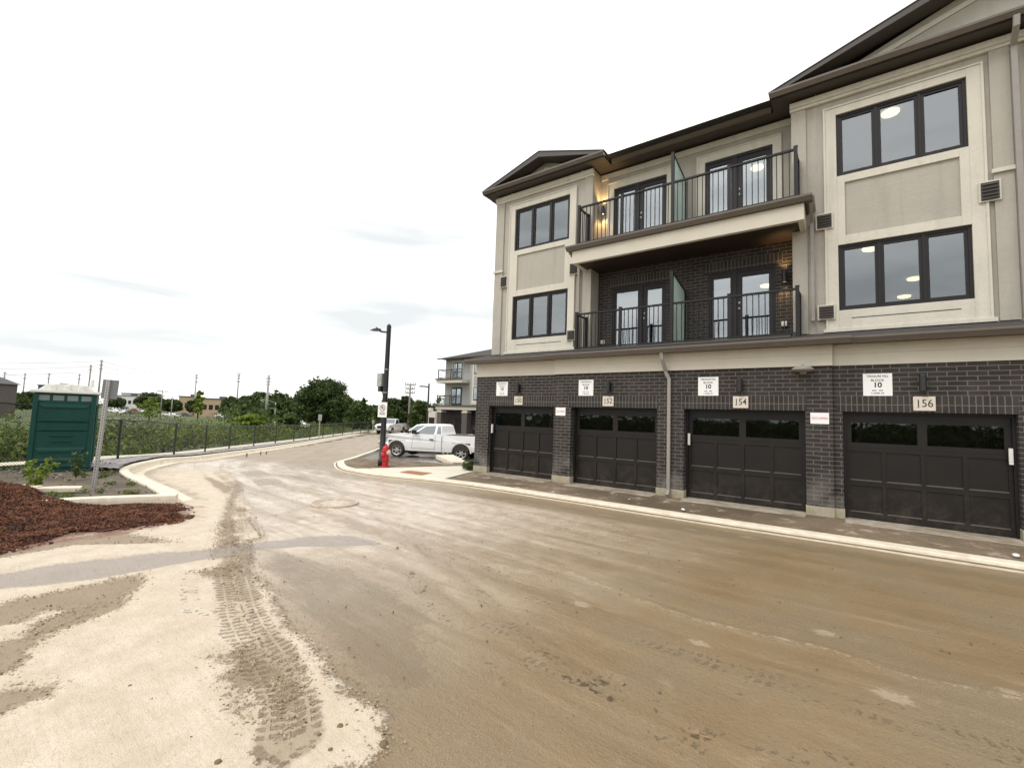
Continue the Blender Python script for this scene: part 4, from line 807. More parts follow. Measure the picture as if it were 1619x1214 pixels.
def sconce(x, y, z, e, col=(1, .62, .25)):
    m = HB(); m.lathe([(.045, z-.13), (.05, z-.13), (.05, z+.13), (.045, z+.13)], 12, Matrix.Translation((x, y, 0))); m.box(x-.03, x+.03, y+.04, y+.08, z-.06, z+.06); s_ = m.build('wall_sconce', M['black'])
    m = MB(); m.lathe([(0, z-.10), (.045, z-.10)], 12, Matrix.Translation((x, y, 0))); m.lathe([(.045, z+.10), (0, z+.10)], 12, Matrix.Translation((x, y, 0))); sub(m, 'bulb', M['spot'], s_)
    for dz_, rot in ((.14, R(180)), (-.14, 0)):
        l = bpy.data.lights.new('sconce_light', 'SPOT'); l.energy = e; l.color = col; l.spot_size = R(95); l.spot_blend = .8; l.shadow_soft_size = .03
        lo = bpy.data.objects.new('sconce_light', l); COL.objects.link(lo); lo.parent = s_; lo.location = (x, y, z+dz_); lo.rotation_euler = (rot, 0, 0)
sconce(-5.90, 1.18, 8.42, 26); sconce(-1.06, 1.18, 5.55, 16)

# ---------------------------------------------------------------- signs on the facade
def text(s, size, x, y, z, mat, parent, sx=1, bold=0):
    c = bpy.data.curves.new('lettering', 'FONT'); c.body = s; c.size = size; c.align_x = 'CENTER'; c.align_y = 'CENTER'; c.extrude = .0008; c.offset = bold
    o = bpy.data.objects.new('lettering', c); COL.objects.link(o); dg = bpy.context.evaluated_depsgraph_get(); me = bpy.data.meshes.new_from_object(o.evaluated_get(dg)); bpy.data.objects.remove(o)
    o = bpy.data.objects.new('lettering', me); COL.objects.link(o); me.materials.clear(); me.materials.append(mat); o.rotation_euler = (R(90), 0, 0); o.scale = (sx, 1, 1); o.location = (x, y, z); o.parent = parent; return o
for x0, n, sidebyside in ((-8.92, '150', 'left'), (-5.94, '152', ''), (-2.75, '154', ''), (.37, '156', '')):
    y = YM if -6.7 < x0 < -.5 else 0
    t = thing('block_notice', 'white block notice over the %s garage door' % {'150': 'leftmost', '152': 'second from left', '154': 'third from left', '156': 'rightmost and largest looking'}[n], 'notice', (x0+.225, y-.004, 2.79), group='block 10 notices on the brick')
    m = MB(); m.box(-.225, .225, -.006, 0, -.22, .22); m.build('panel', M['paper'], t)
    text('TREASURE HILL', .058, 0, -.0075, .165, M['ink'], t, .85, .0005); text('BLOCK', .062, 0, -.0075, .085, M['ink'], t, 1.05, .0005); text('10', .135, 0, -.0075, -.01, M['ink'], t, 1, .004)
    m = MB()
    for zz_, segs in ((-.115, ((-.085, -.015), (.02, .085))), (-.17, ((-.10, -.08), (-.065, .04), (.055, .10)))):
        for a, b in segs: m.box(a, b, -.0072, -.0062, zz_-.008, zz_+.008)
    m.build('small_print', M['ink'], t)
for cx, n in ((-8.03, '150'), (-5.04, '152'), (-1.83, '154'), (1.27, '156')):
    y = (YM if -6.7 < cx < -.5 else 0)-.008
    t = thing('number_plate', 'number plate reading %s, %s of the four plates' % (n, {'150': 'leftmost', '152': 'second from left', '154': 'third from left', '156': 'rightmost'}[n]), 'house number', (cx, y-.002, 2.42), group='house number plates')
    m = MB(); m.box(-.158, .158, -.03, 0, -.135, .135); m.build('plate', M['plate'], t, bevel=.012)
    L = text(n, .20, 0, -.0315, -.0, M['ink'], t, .84, .0005)
    m = MB()                                   # serifs
    m.box(-.112, -.066, -.033, -.031, -.074, -.067); m.build('serif', M['ink'], t)
for cx, cz, w in ((-6.505, 2.115, '152'), (-.355, 2.10, '156')):
    y = YM if cx > -.5 or cx > -6.7 else 0
    y = YM if cx > -6.7 else 0
    t = thing('occupied_notice', 'small white occupied notice on the brick pier %s' % {'152': 'between the two left garage doors', '156': 'between the two right garage doors'}[w], 'notice', (cx, y-.003, cz), group='occupied notices on the piers')
    m = MB(); m.box(-.16, .16, -.005, 0, -.115, .115); m.build('panel', M['paper'], t); text('OCCUPIED', .060, 0, -.0065, 0, M['inkred'], t, .95)

# ---------------------------------------------------------------- street lamp, hydrant, manhole
def zg(x, y): return float(gz(x, y))
t = thing('street_lamp', 'tall black street lamp with meter box beside the red hydrant', 'street lamp', (-12.92, -1.20, .05))
m = MB(); m.lathe([(0, 0), (.13, 0), (.13, .25), (.10, .28), (.095, 1.2), (.078, 4.9), (.082, 4.93), (.03, 5.0), (0, 5.0)], 14); m.build('pole', M['black'], t, smooth=True)
m = MB(); m.tube([(0, 0, 4.70), (-.25, -.10, 4.73), (-.32, -.14, 4.76)], .035, 8); m.prism([(-.24, 4.74), (-.45, 4.75), (-.64, 4.77), (-.64, 4.79), (-.45, 4.82), (-.28, 4.83)], -.31, -.13, 'y'); m.box(-.42, -.38, -.24, -.2, 4.82, 4.88); m.build('lamp_head', M['black'], t)
m = MB(); m.box(-.34, -.10, -.13, .10, 2.78, 3.24); m.box(-.30, -.14, -.14, -.131, 2.98, 3.12); m.build('meter_box', M['steel'], t, bevel=.015)
m = MB(); m.box(-.30, -.16, -.10, .06, 2.60, 2.775); m.tube([(-.2, 0, 2.62), (-.12, 0, 2.5), (-.1, 0, 2.35)], .02, 6); m.build('conduit', M['black'], t)
m = MB()
for z in (2.55, 3.36): m.lathe([(.10, z), (.103, z), (.103, z+.03), (.10, z+.03)], 14)
m.build('clamp', M['steel'], t)
s = MB(); s.box(-.17, .17, -.14, -.132, 1.70, 2.22); sp = s.build('no_parking_sign', M['paper'], t)
sp.rotation_euler = (0, 0, R(22))
m = MB(); c = Matrix.Translation((0, -.1425, 2.02)) @ Matrix.Rotation(R(90), 4, 'X')
n = 24
for r1, r2 in ((.088, .112),):
    m.lathe([(r1, 0), (r2, 0)], n, c)
m.box(-.10, .10, -.0015, .0015, -.011, .011, Matrix.Translation((0, -.1425, 2.02)) @ Matrix.Rotation(R(45), 4, 'Y')); sub(m, 'prohibition_ring', newmat('dark_red', (.12, .02, .02), .6), sp)
text('P', .15, 0, -.1408, 2.02, M['ink'], sp, 1, .004); m = MB()
for z in (1.86, 1.80): m.box(-.11, .11, -.1425, -.1405, z-.012, z+.012)
sub(m, 'small_print', M['ink'], sp)

t = thing('fire_hydrant', 'red fire hydrant with pale side cap beside black lamp pole', 'fire hydrant', (-12.60, -1.30, .08), R(10))
m = MB(); m.lathe([(0, 0), (.16, 0), (.16, .03), (.105, .04), (.10, .20), (.14, .21), (.14, .25), (.105, .26), (.098, .50), (.13, .51), (.13, .55), (.115, .56), (.105, .64), (.07, .70), (.03, .725), (.03, .77), (0, .775)], 16)
for a in range(6): m.lathe([(.012, .2), (.012, .27), (0, .27)], 6, Matrix.Translation((.125*math.cos(a), .125*math.sin(a), 0)))
m.build('barrel', M['hydr'], t, smooth=False)
m = MB(); m.lathe([(.06, .08), (.06, .17), (.045, .18), (0, .18)], 12, Matrix.Translation((0, 0, .43)) @ Matrix.Rotation(R(-90), 4, 'Y')); m.build('side_outlet', M['hydr'], t)
m = MB(); m.lathe([(.05, .08), (.075, .10), (.075, .17), (.045, .19), (0, .19)], 12, Matrix.Translation((0, 0, .43)) @ Matrix.Rotation(R(65), 4, 'Y') @ Matrix.Rotation(0, 4, 'X')); m.build('pale_cap', newmat('cream_cap', (.62, .52, .38), .6), t)
m = MB(); m.lathe([(.06, .08), (.078, .10), (.078, .15), (.03, .17), (0, .17)], 12, Matrix.Translation((0, 0, .40)) @ Matrix.Rotation(R(90), 4, 'X')); m.build('front_outlet', M['hydr'], t)

t = thing('manhole_cover', 'round ribbed manhole cover half buried in the muddy road', 'manhole cover', (-8.50, -5.83, .006))
m = MB(); m.lathe([(.47, -.02), (.47, .022), (.43, .026), (.42, .010), (0, .010)], 36)
for a in range(36): q = 2*math.pi*a/36; m.box(.30, .41, -.016, .016, .008, .022, Matrix.Rotation(q, 4, 'Z'))
m.build('lid', newmat('iron_mud', (.56, .47, .37), .55, noise=.4, nscale=9), t)

# ---------------------------------------------------------------- portable toilet, sign post, weeds
t = thing('portable_toilet', 'dark green portable toilet with white roof on the verge', 'portable toilet', (-16.55, -8.62, .10), R(76))
wd, dp, ht = .58, .55, 2.02
m = MB(); m.box(-wd, wd, -dp, dp, .10, ht)
m.build('cabin', M['green'], t, bevel=.02)
m = MB()
def rib(z, w, drop, h=.035):
    m.add([(-w, -dp-.001, z-h), (-w+.10, -dp-.03, z-h-drop), (w-.10, -dp-.03, z-h-drop), (w, -dp-.001, z-h), (-w, -dp-.001, z+h), (-w+.10, -dp-.03, z+h-drop), (w-.10, -dp-.03, z+h-drop), (w, -dp-.001, z+h)],
          [(0, 1, 5, 4), (1, 2, 6, 5), (2, 3, 7, 6), (4, 5, 6, 7), (0, 3, 2, 1)])
rib(1.72, .48, .06, .02); rib(1.30, .48, -.05, .03); rib(1.08, .48, -.02, .02); rib(.95, .26, -.0, .02); rib(.80, .22, .0, .015); rib(.62, .48, .06, .03); rib(.36, .48, .04, .025); rib(.20, .5, .02, .02)
for s_ in (-1, 1): m.box(s_*.53-.045, s_*.53+.045, -dp-.04, -dp-.001, .12, ht-.02)
for y in (-.3, 0, .3): m.box(wd+.001, wd+.025, y-.06, y+.06, .25, 1.75)
m.build('moulded_panel', M['green'], t, bevel=.008)
m = MB()
for i in range(4): x = -.39+.26*i; m.box(x-.10, x+.10, -dp-.012, -dp-.001, 1.83, 1.96)
m.build('vent_screen', newmat('vent_mesh', (.16, .20, .19), .7), t)
m = MB(); m.box(-wd-.03, wd+.03, -dp-.05, dp+.03, .0, .10); m.build('skid', M['green'], t)
m = MB()
m.box(-wd-.07, wd+.07, -dp-.08, dp+.08, ht, ht+.07)
P = []
for i in range(9):
    a = -1+2*i/8; z = ht+.07+.17*(1-abs(a)**9)
    P.append((a*(wd-.06 if abs(a) == 1 else wd-.0)*.86, z))
m.prism([(-wd*.9, ht+.071)]+P[1:-1]+[(wd*.9, ht+.071)], -dp*.8, dp*.8, 'y')
for x in (-.27, 0, .27): m.prism([(x-.07, ht+.071), (x-.04, ht+.20), (x+.04, ht+.20), (x+.07, ht+.071)], -dp*.98, -dp*.5, 'y')
m.tube([(.42, .2, ht+.2), (.42, .2, ht+.42)], .05, 10)
m.build('roof', M['toproof'], t, bevel=.02)

b0 = (-12.48, -8.80); t = thing('sign_post', 'galvanised channel post carrying a dark grey sign seen from behind', 'sign post', (*b0, .12), R(38))
m = MB()
m.box(-.035, .035, -.008, .0, 0, 2.28, Matrix.Rotation(R(2.4), 4, 'Y')); m.box(-.040, -.030, .0, .025, 0, 2.28, Matrix.Rotation(R(2.4), 4, 'Y')); m.box(.030, .040, 0, .025, 0, 2.28, Matrix.Rotation(R(2.4), 4, 'Y'))
m.build('post', M['steel'], t)
m = MB(); 
for i in range(38): m.box(-.010, .010, -.0105, -.0085, .05+i*.059, .075+i*.059, Matrix.Rotation(R(2.4), 4, 'Y'))
m.build('punched_holes', M['eave'], t)
m = MB(); m.box(-.13, .20, .027, .034, 1.88, 2.28, Matrix.Rotation(R(2.4), 4, 'Y')); m.build('sign_panel', M['signback'], t, bevel=.003)

def leaves(name, blobs, n, size, mat, parent=None, seed=1, flat=.0, kind=None, shell=.5):
    r = np.random.RandomState(seed); B = np.array([b[:3] for b in blobs], float); Rr = np.array([b[3:6] for b in blobs], float); w = Rr.prod(1)**(2/3); w /= w.sum()
    k = r.choice(len(B), n, p=w); d = r.normal(size=(n, 3)); d /= np.linalg.norm(d, axis=1)[:, None]; rad = (shell+(1-shell)*r.rand(n))[:, None]
    C = B[k]+d*rad*Rr[k]*(1+.12*r.normal(size=(n, 1)))
    nm = d+r.normal(size=(n, 3))*.7; nm /= np.linalg.norm(nm, axis=1)[:, None]
    a = np.cross(nm, r.normal(size=(n, 3))); a /= np.linalg.norm(a, axis=1)[:, None]; b = np.cross(nm, a); s = size*(.55+.9*r.rand(n))[:, None]
    V = np.stack([C-a*s, C-b*s*.55+nm*s*.15, C+a*s, C+b*s*.55+nm*s*.15], 1).reshape(-1, 3); F = np.arange(4*n).reshape(-1, 4)
    o = npmesh(name, V, F, mat, parent)
    if kind: o['kind'] = kind
    return o
def tree(px, ytop, ybase, d, wpx, label, leafm='leaf', n=3000, name='tree', seed=1, group=None, shape='round', size=None, trunkh=.18):
    top = at(px, ytop, d); base = at(px, ybase, d); hor = at(px, ytop, d); bx_, by_ = top.x, top.y; zb = base.z
    h = top.z-zb; w = wpx*d/FPX/2
    t = thing(name, label, 'tree', (bx_, by_, zb), 0, group); r = random.Random(seed)
    m = MB(); m.tube([(0, 0, -.3), (.05*h*.2, 0, h*.3), (0, .03*h, h*.75)], .028*h, 7, .006*h)
    for i in range(6):
        a = r.random()*6.28; z = h*(.2+.09*i); m.tube([(0, 0, z), (w*.4*math.cos(a), w*.4*math.sin(a), z+h*.12), (w*.7*math.cos(a), w*.7*math.sin(a), z+h*.2)], .012*h, 5, .003*h)
    m.build('trunk', M['bark'], t, smooth=True)
    bl = []
    k = 26 if n > 1500 else 12
    for i in range(k):
        f = (i+.5)/k; z = trunkh+(1-trunkh)*.90*f; 
        prof = {'round': math.sqrt(max(.02, 1-((f-.42)/.62)**2)), 'cone': 1-.75*f, 'column': .9-.4*f}[shape]
        a = i*2.399+r.random(); rr = w*prof*(.62+.2*r.random()); q = w*.32*(.75+.5*r.random())*(.6+.4*prof)
        bl.append((rr*math.cos(a), rr*math.sin(a), h*z, q, q, min(q*.85, h*.14)))
        if i % 2: bl.append((rr*.35*math.cos(a+2), rr*.35*math.sin(a+2), h*z, q*1.1, q*1.1, min(q, h*.16)))
    bl.append((0, 0, h*.9, w*.22, w*.22, h*.09))
    leaves('crown', bl, n, size or max(.09, d*.0030), M[leafm], t, seed)
    return t
def weed(x, y, z, h, w, label, mat='leaf3', n=160, seed=3):
    t = thing('weed', label, 'weed', (x, y, z)); m = MB(); r = random.Random(seed); bl = []
    for i in range(7):
        a = r.random()*6.28; q = r.random()*w*.5; tp = (q*1.3*math.cos(a), q*1.3*math.sin(a), h*(.6+.4*r.random())); m.tube([(0, 0, 0), (tp[0]*.4, tp[1]*.4, tp[2]*.5), tp], .006, 4, .003)
        for k in range(4): f = .3+.7*k/3; bl.append((tp[0]*f, tp[1]*f, tp[2]*f, .06, .06, .06))
    m.build('stem', M['leaf2'], t); leaves('foliage', bl, n, .035, M[mat], t, seed)
weed(-12.9, -9.60, .15, .62, .42, 'bright green bushy weed growing in front of the portable toilet', n=420)
weed(-14.2, -8.75, .15, .60, .20, 'thin upright green weed against the toilet wall', 'leaf2', 160, 5)
t = thing('low_shrub', 'small dark shrub at the brick corner beside the sidewalk', 'shrub', (-10.05, .18, .06)); m = MB()
for i in range(7): a = i*.9; m.tube([(0, 0, 0), (.18*math.cos(a), .18*math.sin(a), .22)], .008, 4)
m.build('stem', M['bark'], t); leaves('foliage', [(-.05, 0, .24, .26, .26, .20), (.08, .1, .15, .22, .22, .16), (-.2, .1, .14, .2, .2, .14)], 520, .04, M['leaf'], t, 4)
t = thing('concrete_slab', 'pale precast concrete slab lying below the pickup rear wheel', 'slab', (0, 0, 0)); zz = zg(-13.5, 3.0)
m = MB(); m.prism([(-14.9, 3.35), (-14.55, 4.15), (-11.9, 2.15), (-12.3, 1.7)], zz+.02, zz+.20, 'z'); m.build('block', M['kerb'], t, bevel=.02)
for i, (x, y, l, a, lab) in enumerate(((-13.0, -9.73, .40, 30, 'pale broken kerb slab behind the mulch heap, the farther of two'), (-12.35, -9.30, .34, 55, 'pale broken kerb slab behind the mulch heap, the one nearest the kerb'))):
    m = MB(); m.prism([(-l, -.08), (-l*.3, -.10), (l, -.07), (l*.9, .08), (0, .10), (-l*.8, .06)], 0, .09, 'z'); o = m.build('kerb_slab', M['kerb'], bevel=.015); o.location = (x, y, .16); o.rotation_euler = (R(4), 0, R(a)); tag(o, lab, 'slab')

# mulch heap: modelled surface with thousands of chips
hx = axis(-14.6, -8.2, .07, -14.7, -8.1); hy = np.arange(-12.4, -7.6, .07); X, Y, F = grid(hx, hy); P2 = np.stack([X, Y], -1); sd_ = seg_sd(P2, MULCH)
hmask = np.exp(-(((X+12.6)/1.7)**2+((Y+10.6)/1.05)**2))
def mulz(X, Y, sd_):
    hm = np.exp(-(((X+12.4)/1.6)**2+((Y+10.55)/1.05)**2)); rid = np.abs(np.sin((Y*1.0-X*.42)*5.5+fbm(X, Y, 1, 3)*2))
    return np.clip(sd_*6, 0, 1)*(.38*hm+.035+.05*(1-rid)*fbm(X, Y, 2, 9)+.07*(fbm(X, Y, 5, 4)-.35)*np.clip(sd_*2.5, .2, 1))
Z = mulz(X, Y, sd_)-.012; cov = fbm(X, Y, 1.3, 11)+np.clip(sd_, 0, .8)*.8
k = (sd_ > 0) & (cov > .46)
V, Fm, _ = trim(np.stack([X, Y, Z], -1), F, k)
mo = npmesh('mulch_heap', V, Fm, M['mulch'], smooth=True); tag(mo, kind='stuff', label='reddish brown mulch heap spread across the kerb')
def chips(name, n, box, fn, size, mat, seed, asp=.35):
    r = np.random.RandomState(seed); C = np.stack([r.uniform(box[0], box[1], n), r.uniform(box[2], box[3], n)], -1); ok, z = fn(C[:, 0], C[:, 1], r); C = C[ok]; z = z[ok]; n = len(C)
    a = r.rand(n)*6.28; tl = r.normal(size=n)*.5; s = size*(.4+r.rand(n)); dx = np.stack([np.cos(a), np.sin(a), tl], -1)*s[:, None]; dy = np.stack([-np.sin(a), np.cos(a), r.normal(size=n)*.6], -1)*(s*asp)[:, None]; up_ = np.array([0, 0, 1.])*(s*.25)[:, None]
    c = np.column_stack([C, z]); V = np.stack([c-dx-dy, c+dx-dy, c+dx+dy, c-dx+dy, c-dx*.8-dy*.8+up_, c+dx*.8-dy*.8+up_, c+dx*.8+dy*.8+up_, c-dx*.8+dy*.8+up_], 1).reshape(-1, 3)
    q = np.array([(0, 3, 2, 1), (4, 5, 6, 7), (0, 1, 5, 4), (1, 2, 6, 5), (2, 3, 7, 6), (3, 0, 4, 7)]); F = (np.arange(n)[:, None, None]*8+q).reshape(-1, 4)
    return npmesh(name, V, F, mat)
def fm(x, y, r): s = seg_sd(np.stack([x, y], -1), MULCH); c = fbm(x, y, 1.3, 11)+np.clip(s, 0, .8)*.8; return (s > -.12) & (c > .40+.25*r.rand(len(x))), np.maximum(mulz(x, y, s), 0)+.01
M['chip'] = leafmat('mulch_chip', (.038, .015, .008), (.235, .090, .042), 3)
tag(chips('mulch_chips', 60000, (-14.6, -8.4, -12.3, -7.7), fm, .019, M['chip'], 3), 'loose reddish bark chips scattered over the mulch heap', kind='stuff')
def fs(x, y, r):
    P = np.stack([x, y], -1); d = np.hypot(x, y+11.4); return (seg_sd(P, ROADP) > .1) & (r.rand(len(x)) < np.clip(1.6-d/12, .03, 1)), gz(x, y)+.008
tag(chips('small_stones', 700, (-14, 3, -11, -2.3), fs, .008, M['mudstone'], 8, .7), 'small stones and clods scattered on the muddy road', kind='stuff')
def fd(x, y, r):
    P = np.stack([x, y], -1); d = np.abs(seg_sd(P, DRY)); m_ = np.min([np.abs(seg_sd(P, p)) for p in PATCH], 0); tr = np.min([np.abs(seg_sd(P, T, False)-.0) for T, _, _ in TRACKS[:1]], 0)
    return ((np.minimum(d, m_) < .16*r.rand(len(x))**4) | (tr < .20*r.rand(len(x))**5)) & (x > -8.4), gz(x, y)+.012
tag(chips('crust_crumbs', 60000, (-8.5, -1.6, -11, -7.4), fd, .0062, newmat('crumb', (.40, .31, .205), .9, noise=.45, nscale=25), 21, .8), 'crumbs of dried mud along the crust edges', kind='stuff')
def fg(x, y, r): P = np.stack([x, y], -1); s = seg_sd(P, isl+k2o+[(-20, -18), (-17.2, -9.6)]+[(a, b) for a, b in FENCE[2:]]); return (s > .05) & (np.hypot(x, y+11) < 34), gz(x, y)+.17+.13*(fbm(x, y, 1.6, 2)-.4)*np.clip(s*3, 0, 1)
tag(chips('verge_rubble', 9000, (-32, -10.7, -12, 8), fg, .024, newmat('rubble', (.21, .19, .15), .9, noise=.5, nscale=4), 9, .7), 'rubble and clods on the verge', kind='stuff')
vb = []
for i in range(900):
    x, y = rnd.uniform(-26, -10.8), rnd.uniform(-11, 1)
    if seg_sd(np.array([[x, y]]), isl+k2o+[(-20, -18), (-17.2, -9.6)]+[(a, b) for a, b in FENCE[2:]])[0] > .12 and fbm(x, y, .9, 31) > .55: vb.append((x, y, float(gz(x, y))+.18, .10, .10, .04))
leaves('verge_weeds', vb, 2600, .022, M['brush'], seed=91, kind='stuff')
STONES = [((995, 790), 'white crumpled paper cup on the apron near the 154 pier', .035, 'white'), ((1080, 806), 'white scrap lying on the apron by the downspout', .042, 'white'), ((1607, 879), 'pale ring shaped scrap on the apron at right edge', .05, 'white')]
for (px, py), lab, r_, mt in STONES:
    q = at(px, py, 1)-CAM; k = (.10-CAM.z)/q.z; p = CAM+q*k; m = MB(); m.lathe([(0, 0), (r_*.7, 0), (r_, r_*.5), (r_*.9, r_*.7), (r_*.5, r_*.5), (r_*.45, .01), (0, .01)], 9); o = m.build('litter', M[mt]); o.location = (p.x, p.y, .10); o.rotation_euler = (R(12), R(8), px); o.scale = (1.2, .8, .7); tag(o, lab, 'litter')
for i, (px, py, r_) in enumerate(((538, 1150, .022), (564, 1125, .014), (606, 1179, .03), (345, 1207, .022), (560, 1040, .010), (628, 867, .022), (522, 1188, .018), (548, 1148, .012), (505, 1163, .014), (470, 1040, .012), (240, 1107, .01), (205, 1086, .014))):
    q = at(px, py, 1)-CAM; k = -CAM.z/q.z; p = CAM+q*k; m = MB(); rr = random.Random(i)
    V = [Vector((math.cos(a)*r_*(.7+.5*rr.random()), math.sin(a)*r_*(.7+.5*rr.random()), 0)) for a in [j*.785 for j in range(8)]]
    m.add(V+[v*.75+Vector((0, 0, r_*.45)) for v in V]+[Vector((0, 0, r_*.6))], [(j, (j+1) % 8, (j+1) % 8+8, j+8) for j in range(8)]+[(j+8, (j+1) % 8+8, 16) for j in range(8)])
    o = m.build('pebble', M['mudstone']); o.location = (p.x, p.y, .008); tag(o, 'brown pebble on the tan crusted ground near the viewer', 'pebble', 'brown pebbles on the tan ground')

# ---------------------------------------------------------------- chain link fence
fmt = bpy.data.materials.new('chain_link'); fmt.use_nodes = True; tt = fmt.node_tree; P = N(tt, 'ShaderNodeAttribute'); P.attribute_name = 'fuv'; sx = N(tt, 'ShaderNodeSeparateXYZ'); LK(tt, P.outputs['Vector'], sx.inputs[0])
def line_(a, b, sgn):
    v = math_(tt, 'MULTIPLY', math_(tt, 'ADD' if sgn > 0 else 'SUBTRACT', a, b), 14); return math_(tt, 'LESS_THAN', math_(tt, 'ABSOLUTE', math_(tt, 'SUBTRACT', math_(tt, 'FRACT', v), .5)), .055)
fa = math_(tt, 'MAXIMUM', line_(sx.outputs[0], sx.outputs[1], 1), line_(sx.outputs[0], sx.outputs[1], -1)); tp_ = N(tt, 'ShaderNodeBsdfTransparent'); ms = N(tt, 'ShaderNodeMixShader'); pb = tt.nodes['Principled BSDF']; pb.inputs['Base Color'].default_value = (.03, .035, .03, 1)
LK(tt, fa, ms.inputs[0]); LK(tt, tp_.outputs[0], ms.inputs[1]); LK(tt, pb.outputs[0], ms.inputs[2]); LK(tt, ms.outputs[0], tt.nodes['Material Output'].inputs[0])
FT = thing('chain_link_fence', 'black chain link fence curving along the far side of the road', 'fence', (-18.3, -6.75, 0)); FO = Matrix.Translation((18.3, 6.75, 0))
fp = spline([(*p, 0) for p in FENCE], 24); Ls = [0]
for a, b in zip(fp, fp[1:]): Ls.append(Ls[-1]+(b-a).length)
def fat(s):
    for i in range(len(Ls)-1):
        if Ls[i+1] >= s: f = (s-Ls[i])/(Ls[i+1]-Ls[i]); return fp[i].lerp(fp[i+1], f)
    return fp[-1]
def fh(p): return 1.20+.45*min(1, max(0, (-7.6-p.y)/1.5))
m = MB(); V = []; U = []; Fq = []; ss = np.arange(0, Ls[-1], .5)
for s_ in ss:
    p = fat(s_); z = zg(p.x, p.y)+.18; FH = fh(p); V += [(p.x, p.y, z+.03), (p.x, p.y, z+FH-.02)]; U += [(s_, 0, 0), (s_, FH, 0)]
for i in range(len(ss)-1): Fq.append((2*i, 2*i+2, 2*i+3, 2*i+1))
o = npmesh('mesh_fabric', V, Fq, fmt, attrs=dict(fuv=np.array(U))); o.parent = FT; o.matrix_parent_inverse = FO
m = MB(); m.tube([(fat(s_).x, fat(s_).y, zg(fat(s_).x, fat(s_).y)+.18+fh(fat(s_))) for s_ in np.arange(0, Ls[-1], 1.0)], .025, 6); o = m.build('top_rail', M['fence'], FT); o.matrix_parent_inverse = FO
s_ = 2.35
while s_ < Ls[-1]:
    p = fat(s_); FH = fh(p); z = zg(p.x, p.y); m = MB(); m.tube([(p.x, p.y, z+.1), (p.x, p.y, z+.18+FH)], .034, 7); m.lathe([(.04, z+.18+FH), (.03, z+.23+FH), (0, z+.24+FH)], 7, Matrix.Translation((p.x, p.y, 0))); o = m.build('post', M['fence'], FT); o.matrix_parent_inverse = FO; s_ += 3.3
# sign posts by the fence, survey stakes
for i, (px, yb, yt, d, lab) in enumerate(((504, 692, 655, 38, 'thin pale sign post standing by the fence left of the lamp'), (589, 686, 664, 50, 'thin pale sign post far along the fence beside the black lamp'))):
    p = at(px, yb, d); h = at(px, yt, d).z-p.z; t = thing('sign_post', lab, 'sign post', tuple(p)); m = MB(); m.box(-.035, .035, -.02, .02, -.3, h*.8); m.build('post', M['pole'], t); m = MB(); m.box(-.012, .012, -.15, .15, h*.74, h, Matrix.Rotation(R(-10), 4, 'Z')); m.build('sign_panel', M['steel'], t)
for i, (px, yb, d) in enumerate(((318, 704, 30), (340, 706, 30), (350, 703, 32), (362, 704, 31), (411, 692, 38), (429, 690, 40), (446, 688, 42), (240, 716, 25), (167, 724, 23))):
    p = at(px, yb, d); m = MB(); m.box(-.022, .022, -.012, .012, -.9, .45); o = m.build('survey_stake', M['wood']); o.location = p; o.rotation_euler = (R(rnd.uniform(-5, 5)), R(rnd.uniform(-5, 5)), i); tag(o, 'short wooden stake standing behind the chain link fence', 'stake', 'wooden stakes behind the fence')
for i, (px, py) in enumerate(((390, 722), (412, 719), (421, 718))):
    q = at(px, py, 1)-CAM; z = -.25
    for _ in range(20): p = CAM+q*((z-CAM.z)/q.z); z = zg(p.x, p.y)
    m = MB(); m.tube([(0, 0, -.02), (0, 0, .16)], .035, 7); o = m.build('utility_stub', M['wood']); o.location = p; tag(o, ['leftmost', 'middle', 'rightmost'][i]+' of three short stubs standing in the far lane', 'stub', 'short stubs in the far lane')

